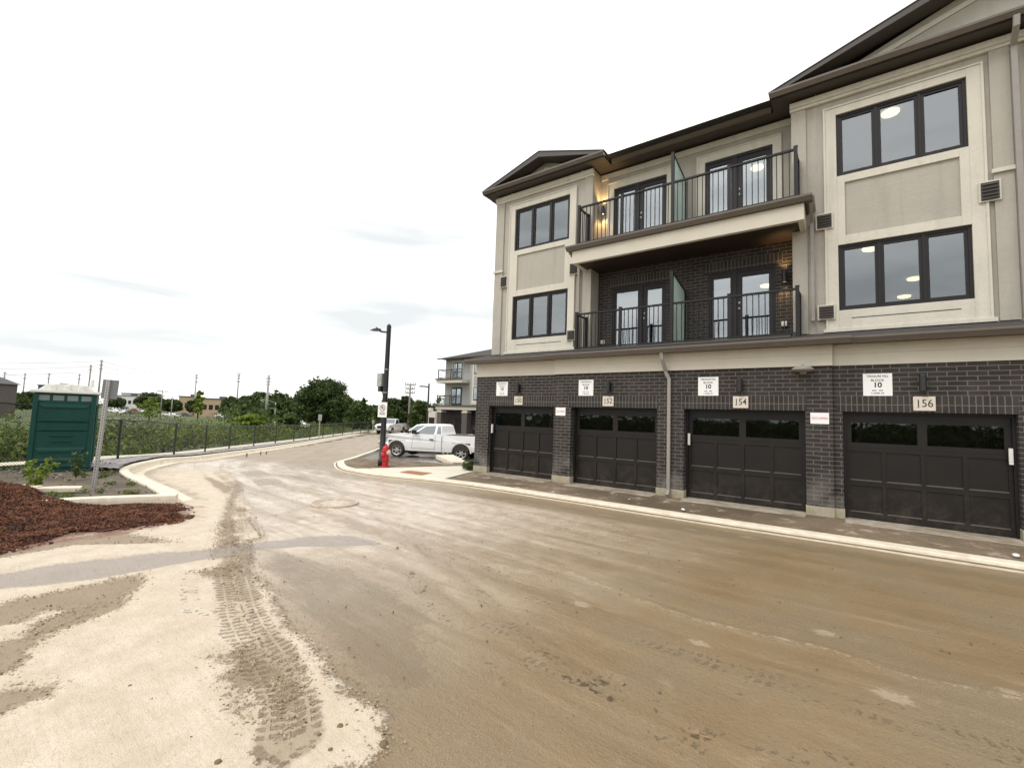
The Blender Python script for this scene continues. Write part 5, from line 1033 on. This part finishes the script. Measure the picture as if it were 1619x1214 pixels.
# ---------------------------------------------------------------- pickup trucks
def pickup(label, loc, rz, paint='carw', group=None):
    t = thing('pickup_truck', label, 'pickup truck', loc, rz, group)
    hw = .98
    def arch(cx, r=.50, z=.42, n=12): return [(cx-r*math.cos(math.pi*i/n), z+r*math.sin(math.pi*i/n)) for i in range(n+1)]
    RW, FW = 1.18, 4.80
    bot = [(.10, .60), (.55, .50)]+arch(RW)[0:]+[(FW-.62, .40)]+arch(FW)+[(5.45, .44), (5.72, .50)]
    top = [(5.80, .72), (5.80, 1.00), (5.72, 1.13), (5.30, 1.20), (4.35, 1.29), (4.02, 1.31), (2.30, 1.31), (2.26, 1.33), (.06, 1.34), (.05, .66)]
    prof = bot+top; m = MB(); n = len(prof)
    def yy(x, z): return hw-.05*max(0, z-.95)/.4-(.16*max(0, (x-5.2)/.6)**2)-.03*max(0, .65-z)/.3
    V = [(x, -yy(x, z), z) for x, z in prof]+[(x, yy(x, z), z) for x, z in prof]
    import mathutils
    tri = mathutils.geometry.tessellate_polygon([[Vector((x, z, 0)) for x, z in prof]])
    F = [tuple(q) for q in tri]+[tuple(i+n for i in q[::-1]) for q in tri]+[(i, i+n, (i+1) % n+n, (i+1) % n) for i in range(n)]
    m.add(V, F)
    for cx in (RW, FW):                        # flared arch lips
        for s_ in (-1, 1):
            a = arch(cx, .50, .42, 12); b = arch(cx, .57, .42, 12)
            for i in range(12): m.add([(a[i][0], s_*(hw+.002), a[i][1]), (a[i+1][0], s_*(hw+.002), a[i+1][1]), (b[i+1][0], s_*(hw+.02), b[i+1][1]), (b[i][0], s_*(hw+.02), b[i][1])], [(0, 1, 2, 3)])
    body = m.build('body', M[paint], t)
    m = MB(); m.box(.16, 2.12, -.80, .80, 1.338, 1.345); m.build('bed_liner', M['rubber'], t)
    # cab: tapered greenhouse
    cb = [(4.02, 1.30, .93), (3.28, 1.86, .70), (2.95, 1.92, .72), (2.52, 1.91, .72), (2.36, 1.84, .73), (2.27, 1.31, .93)]
    m = MB(); k = len(cb); m.add([(x, -w, z) for x, z, w in cb]+[(x, w, z) for x, z, w in cb], [tuple(range(k)), tuple(range(2*k-1, k-1, -1))]+[(i, i+k, (i+1) % k+k, (i+1) % k) for i in range(k)]); m.build('cab', M[paint], t, bevel=.03)
    def side(pts, s_, o=.012): return [(x, s_*(.93-(z-1.30)*(.93-.71)/.58+o), z) for x, z in pts]
    for s_ in (-1, 1):
        m = MB(); m.add(side([(3.80, 1.36), (3.25, 1.78), (2.70, 1.82), (2.72, 1.36)], s_), [(0, 1, 2, 3)]); m.build('side_window', M['cglass'], t)
        m = MB(); m.add(side([(2.58, 1.38), (2.58, 1.81), (2.42, 1.78), (2.33, 1.38)], s_), [(0, 1, 2, 3)]); m.build('rear_quarter_window', M['cglass'], t)
        m = MB(); y = s_*(hw-.012); g = .012
        for a, b in (((3.85, 1.30), (3.95, .55)), ((2.62, 1.30), (2.62, .55)), ((3.95, .55), (2.62, .55))):
            w = .006
            if abs(a[0]-b[0]) < .2: m.add([(a[0]-w, s_*(hw+.002), a[1]), (a[0]+w, s_*(hw+.002), a[1]), (b[0]+w, s_*(hw+.002), b[1]), (b[0]-w, s_*(hw+.002), b[1])], [(0, 1, 2, 3)])
            else: m.add([(a[0], s_*(hw+.002), a[1]-w), (a[0], s_*(hw+.002), a[1]+w), (b[0], s_*(hw+.002), b[1]+w), (b[0], s_*(hw+.002), b[1]-w)], [(0, 1, 2, 3)])
        m.add([(2.235, s_*(hw+.003), 1.30), (2.26, s_*(hw+.003), 1.30), (2.26, s_*(hw+.003), .50), (2.235, s_*(hw+.003), .50)], [(0, 1, 2, 3)])
        dr = m.build('door', M['frame'], t)
        m = MB(); m.box(2.72, 2.92, s_*hw-.02, s_*hw+.035, 1.04, 1.10); sub(m, 'handle', M['frame'], dr)
        m = MB(); m.box(3.66, 3.84, min(s_*1.0, s_*1.22), max(s_*1.0, s_*1.22), 1.34, 1.56); m.tube([(3.74, s_*.9, 1.32), (3.74, s_*1.1, 1.38)], .03, 6); m.build('mirror', M['frame'], t, bevel=.03)
        m = MB(); m.prism([(5.50, .88), (5.815, .86), (5.76, 1.08), (5.45, 1.12)], s_*.60, s_*.955, 'y'); m.build('headlight', M['rim'], t)
        m = MB(); m.box(.03, .10, min(s_*.80, s_*.99), max(s_*.80, s_*.99), .82, 1.25); m.build('tail_light', M['inkred'], t)
        m = MB(); m.box(2.4, 4.2, min(s_*.86, s_*.95), max(s_*.86, s_*.95), .36, .42); m.build('running_board', M['frame'], t)
    m = MB(); m.add([(3.98, -.86, 1.34), (3.98, .86, 1.34), (3.30, .66, 1.85), (3.30, -.66, 1.85)], [(0, 1, 2, 3)]); w = m.build('windshield', M['cglass'], t); w.location = (.015, 0, .012)
    m = MB(); m.add([(2.30, -.80, 1.40), (2.30, .80, 1.40), (2.38, .66, 1.80), (2.38, -.66, 1.80)], [(0, 1, 2, 3)]); w = m.build('rear_window', M['cglass'], t); w.location = (-.015, 0, 0)
    m = MB(); m.box(5.74, 5.86, -.90, .90, .50, .70); m.build('front_bumper', M['rim'], t, bevel=.02); m = MB(); m.box(-.08, .08, -.90, .90, .55, .72); m.build('rear_bumper', M['rim'], t, bevel=.02)
    m = MB(); m.box(5.78, 5.82, -.58, .58, .74, 1.06)
    for z in (.80, .88, .96): m.box(5.82, 5.835, -.56, .56, z, z+.03)
    m.build('grille', M['frame'], t); m = MB(); m.box(.3, 5.5, -.60, .60, .36, .60); m.box(.7, 1.7, -.97, .97, .55, .95); m.box(4.3, 5.3, -.95, .95, .55, .95); m.build('underbody', M['rubber'], t)
    for cx in (RW, FW):
        for s_ in (-1, 1):
            w = thing('wheel', None, None, (cx, s_*.84, .40), 0); w.parent = t
            Rm = Matrix.Rotation(-R(90)*s_, 4, 'X')
            m = MB(); m.lathe([(.25, -.12), (.36, -.125), (.395, -.10), (.40, 0), (.395, .10), (.36, .125), (.27, .12), (.255, .10)], 28, Rm); m.build('tyre', M['rubber'], w, smooth=True)
            m = MB(); m.lathe([(.262, .115), (.255, .10), (.24, .03), (0, .03)], 24, Rm)
            m.mi = 1
            for a in range(6): m.box(.04, .245, -.032, .032, .05, .105, Rm @ Matrix.Rotation(a*math.pi/3, 4, 'Z'))
            m.lathe([(.07, .05), (.07, .12), (0, .125)], 12, Rm); m.lathe([(.245, .11), (.27, .125), (.275, .115)], 24, Rm); m.build('rim', [M['frame'], M['rim']], w)
    return t
fwp, rwp = Vector((-18.93, 4.45)), Vector((-15.48, 5.71)); hd = (fwp-rwp).normalized(); ln = Vector((hd.y*-1, hd.x)); ang = math.atan2(hd.y, hd.x)
org = rwp-hd*1.18+Vector((hd.y, -hd.x))*.95     # near side is the truck's left
c = rwp+Vector((hd.y, -hd.x))*.90
org = c-hd*1.18
tp = pickup('white two door pickup truck parked on the side street behind the hydrant', (org.x, org.y, -.37), ang)
p = at(617, 693, 58); t2 = copy_tree(tp); t2.location = (p.x-1.2, p.y+2.5, -.72); t2.rotation_euler = (0, 0, R(-62)); t2['label'] = 'white pickup truck standing on the far road partly behind the black lamp pole'
t3 = copy_tree(tp); t3.location = (org.x-4.2, org.y+3.2, -.62); t3.rotation_euler = (0, 0, ang+R(2)); t3['label'] = 'second white pickup parked beyond the near pickup, only its hood and roof showing'

tp.scale = (1, 1, .93)
# ---------------------------------------------------------------- second townhouse row, far behind the pickup
HG = -.62; HX, HY = -40.6, 28.6
TB = thing('distant_townhouse_block', 'grey three storey townhouse row with brick porches behind the pickup', 'townhouse', (HX, HY, HG))
def part(m, name, mat, par=None, **k): return m.build(name, M[mat], par or TB, **k)
LEN = 24
m = MB(); m.box(0, LEN, 1.3, 10, 3.2, 9.6)
bays = [(4.6, 8.4), (14.4, 18.2)]
for a, b in bays: m.box(a, b, .8, 1.3, 3.6, 9.6)
part(m, 'wall', 'greys')
m = MB(); m.box(.1, LEN-.1, 1.5, 9.9, -.2, 3.2); part(m, 'porch_wall', 'rowlock')
m = MB(); m.box(-.15, LEN, -.05, 1.2, 3.2, 3.6); part(m, 'porch_beam', 'trim'); m = MB(); m.box(-.3, LEN, -.25, 1.25, 3.6, 3.75); part(m, 'porch_roof', 'eave')
for x in (.35, 4.6, 9.0, 13.4, 17.8, 22.2):
    m = MB(); m.box(x-.42, x+.42, .05, .85, -.1, 2.85); c_ = part(m, 'porch_column', 'bbrick'); m = MB(); m.box(x-.46, x+.46, .01, .89, 2.85, 2.98); m.box(x-.36, x+.36, .10, .80, 2.98, 3.2); sub(m, 'capital', M['trim'], c_)
for x in (2.4, 6.8, 11.2, 15.6):
    m = MB(); m.box(x-.55, x+.45, 1.42, 1.495, 0, 2.2); part(m, 'front_door', 'frame')
m = MB(); m.add([(-.5, .3, 9.55), (LEN, .3, 9.55), (LEN, 10.5, 9.55), (-.5, 10.5, 9.55), (4.5, 5.4, 11.3), (LEN, 5.4, 11.3)], [(0, 1, 5, 4), (3, 4, 5, 2), (0, 4, 3), (0, 3, 2, 1)]); part(m, 'roof', 'shingle')
m = MB(); m.box(-.5, LEN, .2, .32, 9.46, 9.60); part(m, 'gutter', 'eave')
for x0, x1, y in [(a+.7, b-.7, .8) for a, b in bays]:
    m = MB(); m.box(x0-.3, x1+.3, y-.05, y-.001, 3.9, 9.2); part(m, 'window_surround', 'trim'); m = MB(); m.box(x0-.02, x1+.02, y-.07, y-.051, 6.1, 7.3); part(m, 'spandrel', 'greys')
    for z0, z1 in ((4.4, 5.95), (7.5, 9.0)):
        m = MB(); w = (x1-x0)/3; m.box(x0, x1, y-.10, y-.052, z0, z1); f = part(m, 'window', 'frame'); m = MB()
        for i in range(3): m.box(x0+i*w+.09, x0+(i+1)*w-.09, y-.112, y-.101, z0+.10, z1-.10)
        sub(m, 'pane', M['glass'], f)
for a, b in ((.3, 4.2), (9.0, 13.8), (18.8, 23.6)):
    m = MB(); m.box(a-.35, b, -.2, 1.3, 6.45, 6.85); part(m, 'balcony', 'trim'); m = MB(); m.box(a-.5, b+.1, -.35, -.19, 6.85, 6.97); m.box(a-.5, a-.34, -.19, 1.3, 6.85, 6.97); part(m, 'balcony_gutter', 'eave')
    for z in (3.78, 6.95):
        m = MB(); m.box(a-.2, b-.1, -.12, -.06, z+1.08, z+1.15); m.box(a-.2, b-.1, -.12, -.06, z+.1, z+.15)
        for i in range(int((b-a)/.14)): m.box(a-.2+i*.14, a-.18+i*.14, -.10, -.08, z+.1, z+1.1)
        for x in (a-.2, (a+b)/2, b-.15): m.box(x, x+.07, -.13, -.05, z, z+1.2)
        m.box(a-.2, a-.14, -.1, 1.3, z+1.08, z+1.15); m.box(a-.2, a-.14, -.1, 1.3, z+.1, z+.15)
        part(m, 'railing', 'rail')
        for k in (0, 1) if b-a > 4.5 else (0,):
            x0 = a+1.0+k*2.3; m = MB(); m.box(x0-.15, x0+1.75, 1.24, 1.299, z, z+2.35) if z > 5 else m.box(x0-.02, x0+1.62, 1.26, 1.299, z, z+2.2); part(m, 'door_surround', 'trim' if z > 5 else 'frame')
            m = MB(); m.box(x0, x0+1.6, 1.2, 1.239, z, z+2.12); f = part(m, 'balcony_door', 'frame'); m = MB(); m.box(x0+.1, x0+.7, 1.19, 1.199, z+.2, z+2.0); m.box(x0+.9, x0+1.5, 1.19, 1.199, z+.2, z+2.0); sub(m, 'pane', M['glass'], f)

# ---------------------------------------------------------------- poles, wires, far lamps
def upole(px, yt, yb, d, label, arms=(), mat='pole', r=.16, cobra=0, lean=0):
    b = at(px-lean, yb, d); h = at(px, yt, d).z-b.z; tp_ = at(px, yt, d); t = thing('utility_pole', label, 'utility pole', (tp_.x, tp_.y, b.z))
    m = MB(); m.tube([(0, 0, -1), (0, 0, h)], r*1.25, 8, r*.85); m.build('pole', M[mat], t, smooth=True); ax = r0
    for f, w in arms:
        m = MB(); z = h*f; a = Vector((ax.x, ax.y, 0))*w/2; m.tube([-a+Vector((0, 0, z)), a+Vector((0, 0, z))], .06+.0002*d, 5)
        for s_ in (-1, -.5, .5, 1): m.tube([a*s_+Vector((0, 0, z)), a*s_+Vector((0, 0, z+.35))], .05, 5)
        m.build('crossarm', M['wood'], t)
    if cobra:
        m = MB(); a = Vector((ax.x, ax.y, 0))*cobra; m.tube([(0, 0, h*.5 if arms else h-.2), a*.5+Vector((0, 0, (h*.5 if arms else h)+.35)), a+Vector((0, 0, (h*.5 if arms else h)+.45))], .05, 6, .04); m.tube([a+Vector((0, 0, (h*.5 if arms else h)+.43)), a*1.18+Vector((0, 0, (h*.5 if arms else h)+.42))], .12, 6); m.build('lamp_arm', M['pole'], t)
    return t, Vector((tp_.x, tp_.y, tp_.z))
UP = []
UP.append(upole(161, 569, 655, 150, 'tallest far utility pole, rising behind the grey sign', ((.97, .9), (.9, 1.1), (.83, 1.1)), r=.24, mat='wood')[1])
upole(144, 577, 655, 165, 'tall far utility pole just left of the grey sign', ((.97, .9), (.9, 1.1)), r=.24, mat='wood')
for i, (px, yt) in enumerate(((8, 588), (40, 590), (78, 590), (126, 591))): upole(px, yt, 645, 210, ['far utility pole above the left edge house', 'second far utility pole from the left edge', 'far utility pole left of the toilet roof', 'far utility pole above the middle of the toilet roof'][i], ((.96, 1.3), (.84, 1.3)), r=.22, mat='wood')
UP.append(upole(311, 592, 652, 165, 'tall far pole rising behind the small green roadside tree', ((.97, .9), (.9, 1), (.8, 1)), r=.22)[1])
UP.append(upole(378, 590, 656, 150, 'tall pale far pole right of the tan building', ((.99, 1.4), (.93, .9), (.87, 1.2), (.79, 1.2)), r=.24)[1])
UP.append(upole(425, 594, 665, 118, 'thick pale far pole carrying three transformers', ((.99, .5), (.93, 1.2), (.86, 1.2), (.80, 1.2)), r=.30)[1])
upole(503, 593, 660, 190, 'thin far pole topping out behind the big dark tree', ((.97, 2),), r=.2)
upole(257, 617, 656, 130, 'short wooden far pole left of the white commercial buildings', ((.95, 3), (.75, 1.4)), r=.13, mat='wood')
upole(403, 620, 656, 170, 'short wooden pole with one crossarm before the tree clump', ((.97, 2.2),), r=.16, mat='wood')
upole(649, 606, 680, 66, 'wooden utility pole with three crossarms between lamp and distant townhouses', ((.97, 1.5), (.88, 1.3), (.79, 1.3)), r=.13, mat='wood', cobra=1.5)
for i, (px, yt, yb, d, c_, lab) in enumerate(((436, 636, 665, 110, -3.2, 'pale cobra head street lamp right of the thick pole'), (389, 632, 656, 140, 0, 'thin pale lamp post before the dark tree clump'), (357, 632, 656, 150, 0, 'thin pale lamp post right of the tan building wing'), (273, 626, 652, 140, 0, 'thin pale lamp post in front of the parking lot'))):
    t, _ = upole(px, yt, yb, d, lab, (), r=.13, cobra=c_); t.name = 'lamp_post'; t['category'] = 'lamp post'
t = thing('street_lamp', 'small distant black street lamp beside the far townhouses', 'street lamp', tuple(at(675, 676, 46))); h = at(675, 606, 46).z-at(675, 676, 46).z
m = MB(); m.tube([(0, 0, -.5), (0, 0, h)], .10, 8, .08); m.build('pole', M['black'], t); m = MB(); m.tube([(0, 0, h-.35), (-.5*r0.x*1.0, -.5*r0.y, h-.3), (-.95*r0.x, -.95*r0.y, h-.3)], .07, 6); m.build('lamp_head', M['black'], t)
t = thing('utility_cabinet', 'cream utility cabinet at the foot of the distant black lamp', 'cabinet', tuple(at(683, 681, 44)), R(30)); m = MB(); m.box(-.35, .35, -.3, .3, .1, 1.9); m.box(-.4, -.05, -.35, .3, 1.9, 2.2); m.build('housing', M['trim'], t, bevel=.03); m = MB(); m.box(-.28, .28, -.315, -.301, .3, 1.3); m.build('panel_door', M['frame'], t)
def wire(a, b, sag, label):
    m = MB(); a, b = Vector(a), Vector(b); m.tube([a.lerp(b, i/14)-Vector((0, 0, sag*4*(i/14)*(1-i/14))) for i in range(15)], .04, 4); tag(m.build('overhead_wire', M['wire']), label, 'wire', 'overhead power wires at the left')
L0 = at(-260, 560, 150)
for i, (y0, y1, x1, d1, lab) in enumerate(((574, 592, 161, 150, 'top'), (584, 600, 161, 150, 'second'), (596, 606, 161, 150, 'third'))):
    wire(at(-200, y0-6, 150), at(161, 571+i*8, 150), 1.0, 'overhead wire on the left, %s from the top, left of the tallest pole' % lab)
for i in range(3): wire(at(161, 571+i*8, 150), at(311, 595+i*6, 165), 1.0, 'overhead wire between the tallest pole and the pole behind the green tree, %s one' % ('upper', 'middle', 'lower')[i])
for i in range(2): wire(at(311, 597+i*8, 165), at(378, 594+i*8, 150), .4, 'faint %s wire between the two tall middle poles' % ('upper', 'lower')[i]); 
for i in range(3): wire(at(8, 591+i*8, 210), at(257, 618+i*5, 130), 1.2, 'sloping wire passing low above the toilet roof, %s of three' % ('upper', 'middle', 'lower')[i])

# ---------------------------------------------------------------- far buildings
def building(label, px0, px1, yt, yb, d, wall, roof='broof', hip=False, deep=12, wins=5, sign=None, cat='building'):
    a = at(px0, yb, d); b = at(px1, yb, d); w = (Vector((b.x, b.y))-Vector((a.x, a.y))).length; h = at(px0, yt, d).z-a.z; an = math.atan2(b.y-a.y, b.x-a.x)
    t = thing('building', label, cat, (a.x, a.y, a.z), an); m = MB(); m.box(0, w, 0, deep, -2, h); part(m, 'wall', wall, t)
    m = MB()
    if hip: m.add([(-.4, -.4, h), (w+.4, -.4, h), (w+.4, deep+.4, h), (-.4, deep+.4, h), (w*.35, deep/2, h+w*.28), (w*.65, deep/2, h+w*.28)], [(0, 1, 5, 4), (1, 2, 5), (2, 3, 4, 5), (3, 0, 4)])
    else: m.box(-.3, w+.3, -.3, deep, h, h+.5); m.box(w*.6, w*.75, deep*.3, deep*.5, h+.5, h+1.6)
    part(m, 'roof', roof, t)
    for i in range(wins):
        x = w*(i+.5)/wins; m = MB(); m.box(x-w/wins*.32, x+w/wins*.32, -.06, .0-.001, h*.30, h*.62); part(m, 'window', 'frame', t)
    return t
building('stone house with dark hipped roof at the left edge', -60, -14, 604, 642, 82, 'bbrick', 'broof', True, 4, 4, cat='house')
building('dark grey block building far behind the toilet roof', 57, 95, 609, 640, 230, 'broof', wins=4)
building('long white commercial building beyond the parking lot', 172, 215, 625, 643, 300, 'bw', wins=6)
building('white low building with dark roof behind parked cars', 190, 232, 622, 643, 330, 'bw', wins=5)
building('small tan building left of the green roadside tree', 281, 298, 627, 652, 240, 'tan', wins=2)
building('wide tan commercial building right of the green roadside tree', 308, 357, 630, 654, 230, 'tan', wins=5)
# cars in the far lot
def car_mesh(paint):
    m = MB(); pr = [(0, .35), (0, .85), (.25, .95), (.9, 1.0), (1.4, 1.42), (2.9, 1.45), (3.5, .98), (4.3, .85), (4.45, .6), (4.45, .35)]
    m.prism(pr, -.85, .85, 'y'); m.mi = 1
    m.box(1.2, 3.2, -.87, .87, 1.02, 1.32)
    for x in (.85, 3.55):
        for s_ in (-1, 1): m.lathe([(0, -.1), (.33, -.1), (.33, .1), (0, .1)], 12, Matrix.Translation((x, s_*.78, .33)) @ Matrix.Rotation(R(90), 4, 'X'))
    return m
CM = {}
ORD = 'leftmost second lowest third upper fourth fifth lower sixth dark upper rightmost leftmost middle rightmost leftmost middle rightmost left right'.split()
for i, (px, yb, d, p_) in enumerate([(170, 650, 186, 'carw'), (180, 652, 182, 'carw'), (176, 645, 217, 'carw'), (190, 653, 181, 'carw'), (187, 646, 220, 'carb'), (201, 650, 193, 'carr'), (200, 654, 179, 'carb'), (210, 654, 182, 'carb'), (213, 648, 209, 'carw'), (221, 652, 192, 'carw'), (258, 656, 178, 'carw'), (270, 658, 173, 'carw'), (285, 657, 178, 'carb'), (342, 659, 186, 'carw'), (352, 658, 189, 'carw'), (377, 660, 182, 'carw'), (437, 672, 80, 'carw'), (449, 674, 80, 'carw')]):
    p = at(px, yb, d)
    if p_ not in CM:
        o = car_mesh(p_).build('parked_car', [M[p_], M['cglass']]); CM[p_] = o.data
    else: o = bpy.data.objects.new('parked_car', CM[p_]); COL.objects.link(o)
    o.location = (p.x, p.y, p.z-.3); o.rotation_euler = (0, 0, R(rnd.choice((20, 30, 110, 120)))); 
    pos = ('left of the yellowish bush' if px < 228 else 'between the bush and the green tree' if px < 300 else 'right of the green tree' if px < 400 else 'behind the fence near the dark tree')
    tag(o, 'tiny %s car parked %s, %s of its row' % ({'carw': 'white', 'carb': 'dark', 'carr': 'red'}[p_], pos, ORD[i]), 'car', 'cars in the far parking lot')

# ---------------------------------------------------------------- vegetation
tree(516, 602, 676, 95, 96, 'large dark round tree standing behind the fence, biggest of all', 'leaf', 15000, seed=11)
T = [(28, 622, 645, 150, 26, 'dark', 'dark tree right of the hip roofed house at left'), (45, 620, 645, 160, 30, 'dark', 'dark tree between the left house and the grey block'), (38, 630, 648, 110, 26, 'leaf2', 'pale green bush in front of the left house'),
     (183, 628, 645, 190, 26, 'dark', 'dark tree in front of the white commercial building'), (240, 622, 650, 210, 40, 'dark', 'dark tree row end behind the yellowish bush'), (272, 632, 652, 160, 30, 'dark', 'dark tree left of the small tan building'), (303, 634, 652, 160, 14, 'dark', 'dark tree between the two tan buildings'),
     (368, 628, 660, 150, 34, 'dark', 'dark tree just right of the wide tan building'), (392, 626, 662, 145, 40, 'dark', 'dark tree behind the wooden T pole'), (415, 619, 664, 140, 50, 'leaf', 'tall dark tree left of the thick pale pole'), (442, 622, 667, 130, 48, 'leaf', 'dark tree behind the cobra head lamp'),
     (466, 629, 668, 120, 36, 'leaf2', 'mid green tree left of the large dark tree'), (568, 634, 682, 80, 44, 'leaf2', 'mid green tree right of the large dark tree'), (592, 640, 684, 78, 34, 'leaf2', 'low green tree left of the black lamp pole'), (545, 626, 680, 90, 40, 'leaf', 'dark tree against the right flank of the large tree'),
     (622, 627, 684, 74, 44, 'leaf', 'dark tree right behind the no parking sign'), (643, 624, 684, 70, 34, 'leaf', 'dark pointed tree left of the three arm pole'), (664, 632, 686, 62, 40, 'leaf2', 'green tree between the three arm pole and the far townhouses'), (608, 640, 686, 68, 40, 'leaf2', 'green tree behind the black lamp pole'), (680, 640, 686, 75, 40, 'leaf', 'dark tree at the left corner of the far townhouses')]
for i, (px, yt, yb, d, w, lm, lab) in enumerate(T): tree(px, yt, yb, d, w, lab, 'leaf' if lm == 'dark' else lm, 3200, seed=20+i, group='trees beyond the fence')
tree(316, 617, 662, 60, 19, 'small bright green roadside tree in front of the tan buildings', 'leaf3', 1500, seed=50, shape='column', size=.16)
tree(239, 628, 664, 55, 26, 'yellowish sapling beyond the fence right of the sign', 'leaf3', 700, seed=51, size=.13)
tree(575, 629, 645, 78, 8, 'wispy leaning treetop poking above the woods', 'leaf', 120, seed=52, size=.25)
tree(397, 655, 672, 42, 44, 'low bright green bush showing above the fence', 'leaf3', 1500, seed=53, name='bush', size=.14, trunkh=.02)
tree(458, 655, 676, 44, 40, 'dull green bush above the fence left of the big tree', 'leaf2', 1300, seed=54, name='bush', size=.16, trunkh=.02)
for o in list(COL.objects):
    if o.name.startswith('bush') and o.parent is None: o['category'] = 'bush'
# brush filling the valley behind the fence (nobody could count it)
bl = []; r = random.Random(12)
FN = off(FENCE, 1.0)
for row, (dist, hh, cnt) in enumerate(((2.6, 1.0, 90), (4.2, 1.5, 80), (7, 2.0, 70), (11, 2.4, 60), (17, 2.6, 60), (26, 2.8, 50), (38, 2.8, 46))):
    pth = off(FENCE, dist)
    for i in range(cnt):
        q = pth[int(r.random()*(len(pth)-1))]; x, y = q[0]+r.uniform(-1.5, 1.5)*(1+row*.4), q[1]+r.uniform(-1, 1)*(1+row*.4)
        z = float(terr(x, y)[0]); h = hh*r.uniform(.6, 1.1); top = min(z+h, r.uniform(.1, 1.1) if row < 3 else r.uniform(.3, 1.75)); h = max(.5, top-z); w = h*r.uniform(.6, 1.0)
        bl.append((x, y, z+h*.45, w, w, h*.55))
for i in range(26):
    q = off(FENCE, r.uniform(7, 22))[int(r.random()*44)]; z = float(terr(q[0], q[1])[0]); tp_ = r.uniform(1.0, 2.1); w = r.uniform(.7, 1.5)
    for k in range(4): bl.append((q[0]+r.uniform(-w, w), q[1]+r.uniform(-w, w), tp_-.5-k*.6, w*.6, w*.6, .55))
bl = [b for b in bl if seg_sd(np.array([[b[0], b[1]]]), FENCE, False)[0] > 1.3+b[3]*.4]
M['brush2'] = leafmat('brown_brush', (.028, .024, .016), (.10, .095, .055), .5)
leaves('valley_brush', [b for i, b in enumerate(bl) if i % 3], 80000, .085, M['brush'], seed=77, kind='stuff', shell=.6)
leaves('brown_brush', [b for i, b in enumerate(bl) if not i % 3], 26000, .07, M['brush2'], seed=76, kind='stuff', shell=.6)
bl2 = [(x, y, float(terr(x, y)[0])+.1, 3, 3, 1.0) for x, y in [(-40+r.uniform(-30, 10), -12+r.uniform(-14, 26)) for _ in range(90)] if seg_sd(np.array([[x, y]]), FENCE, False)[0] > 8]
leaves('valley_undergrowth', bl2, 22000, .16, M['brush'], seed=78, kind='stuff', shell=.5)
bl3 = []
for i in range(70):
    px = r.uniform(372, 720); d = r.uniform(105, 150); p = at(px, 660, d); bl3.append((p.x, p.y, -1.0+r.random()*2, 5, 5, 3.5+r.random()*2))
bl4 = []
for i in range(110):
    a = R(r.uniform(215, 325)); d = r.uniform(42, 60); bl4.append((math.cos(a)*d, -11+math.sin(a)*d, 1.2, 3.2, 3.2, r.uniform(.8, 2.3)))
for i in range(60):
    px = r.uniform(-500, 330); d = r.uniform(380, 460); p = at(px, 640, d); bl3.append((p.x, p.y, -1, 16, 16, r.uniform(4, 7)))
leaves('woods_across_the_street', bl4, 30000, .26, M['leaf'], seed=83, kind='stuff', shell=.5)
leaves('distant_woods', bl3, 26000, .75, M['leaf'], seed=79, kind='stuff', shell=.6)
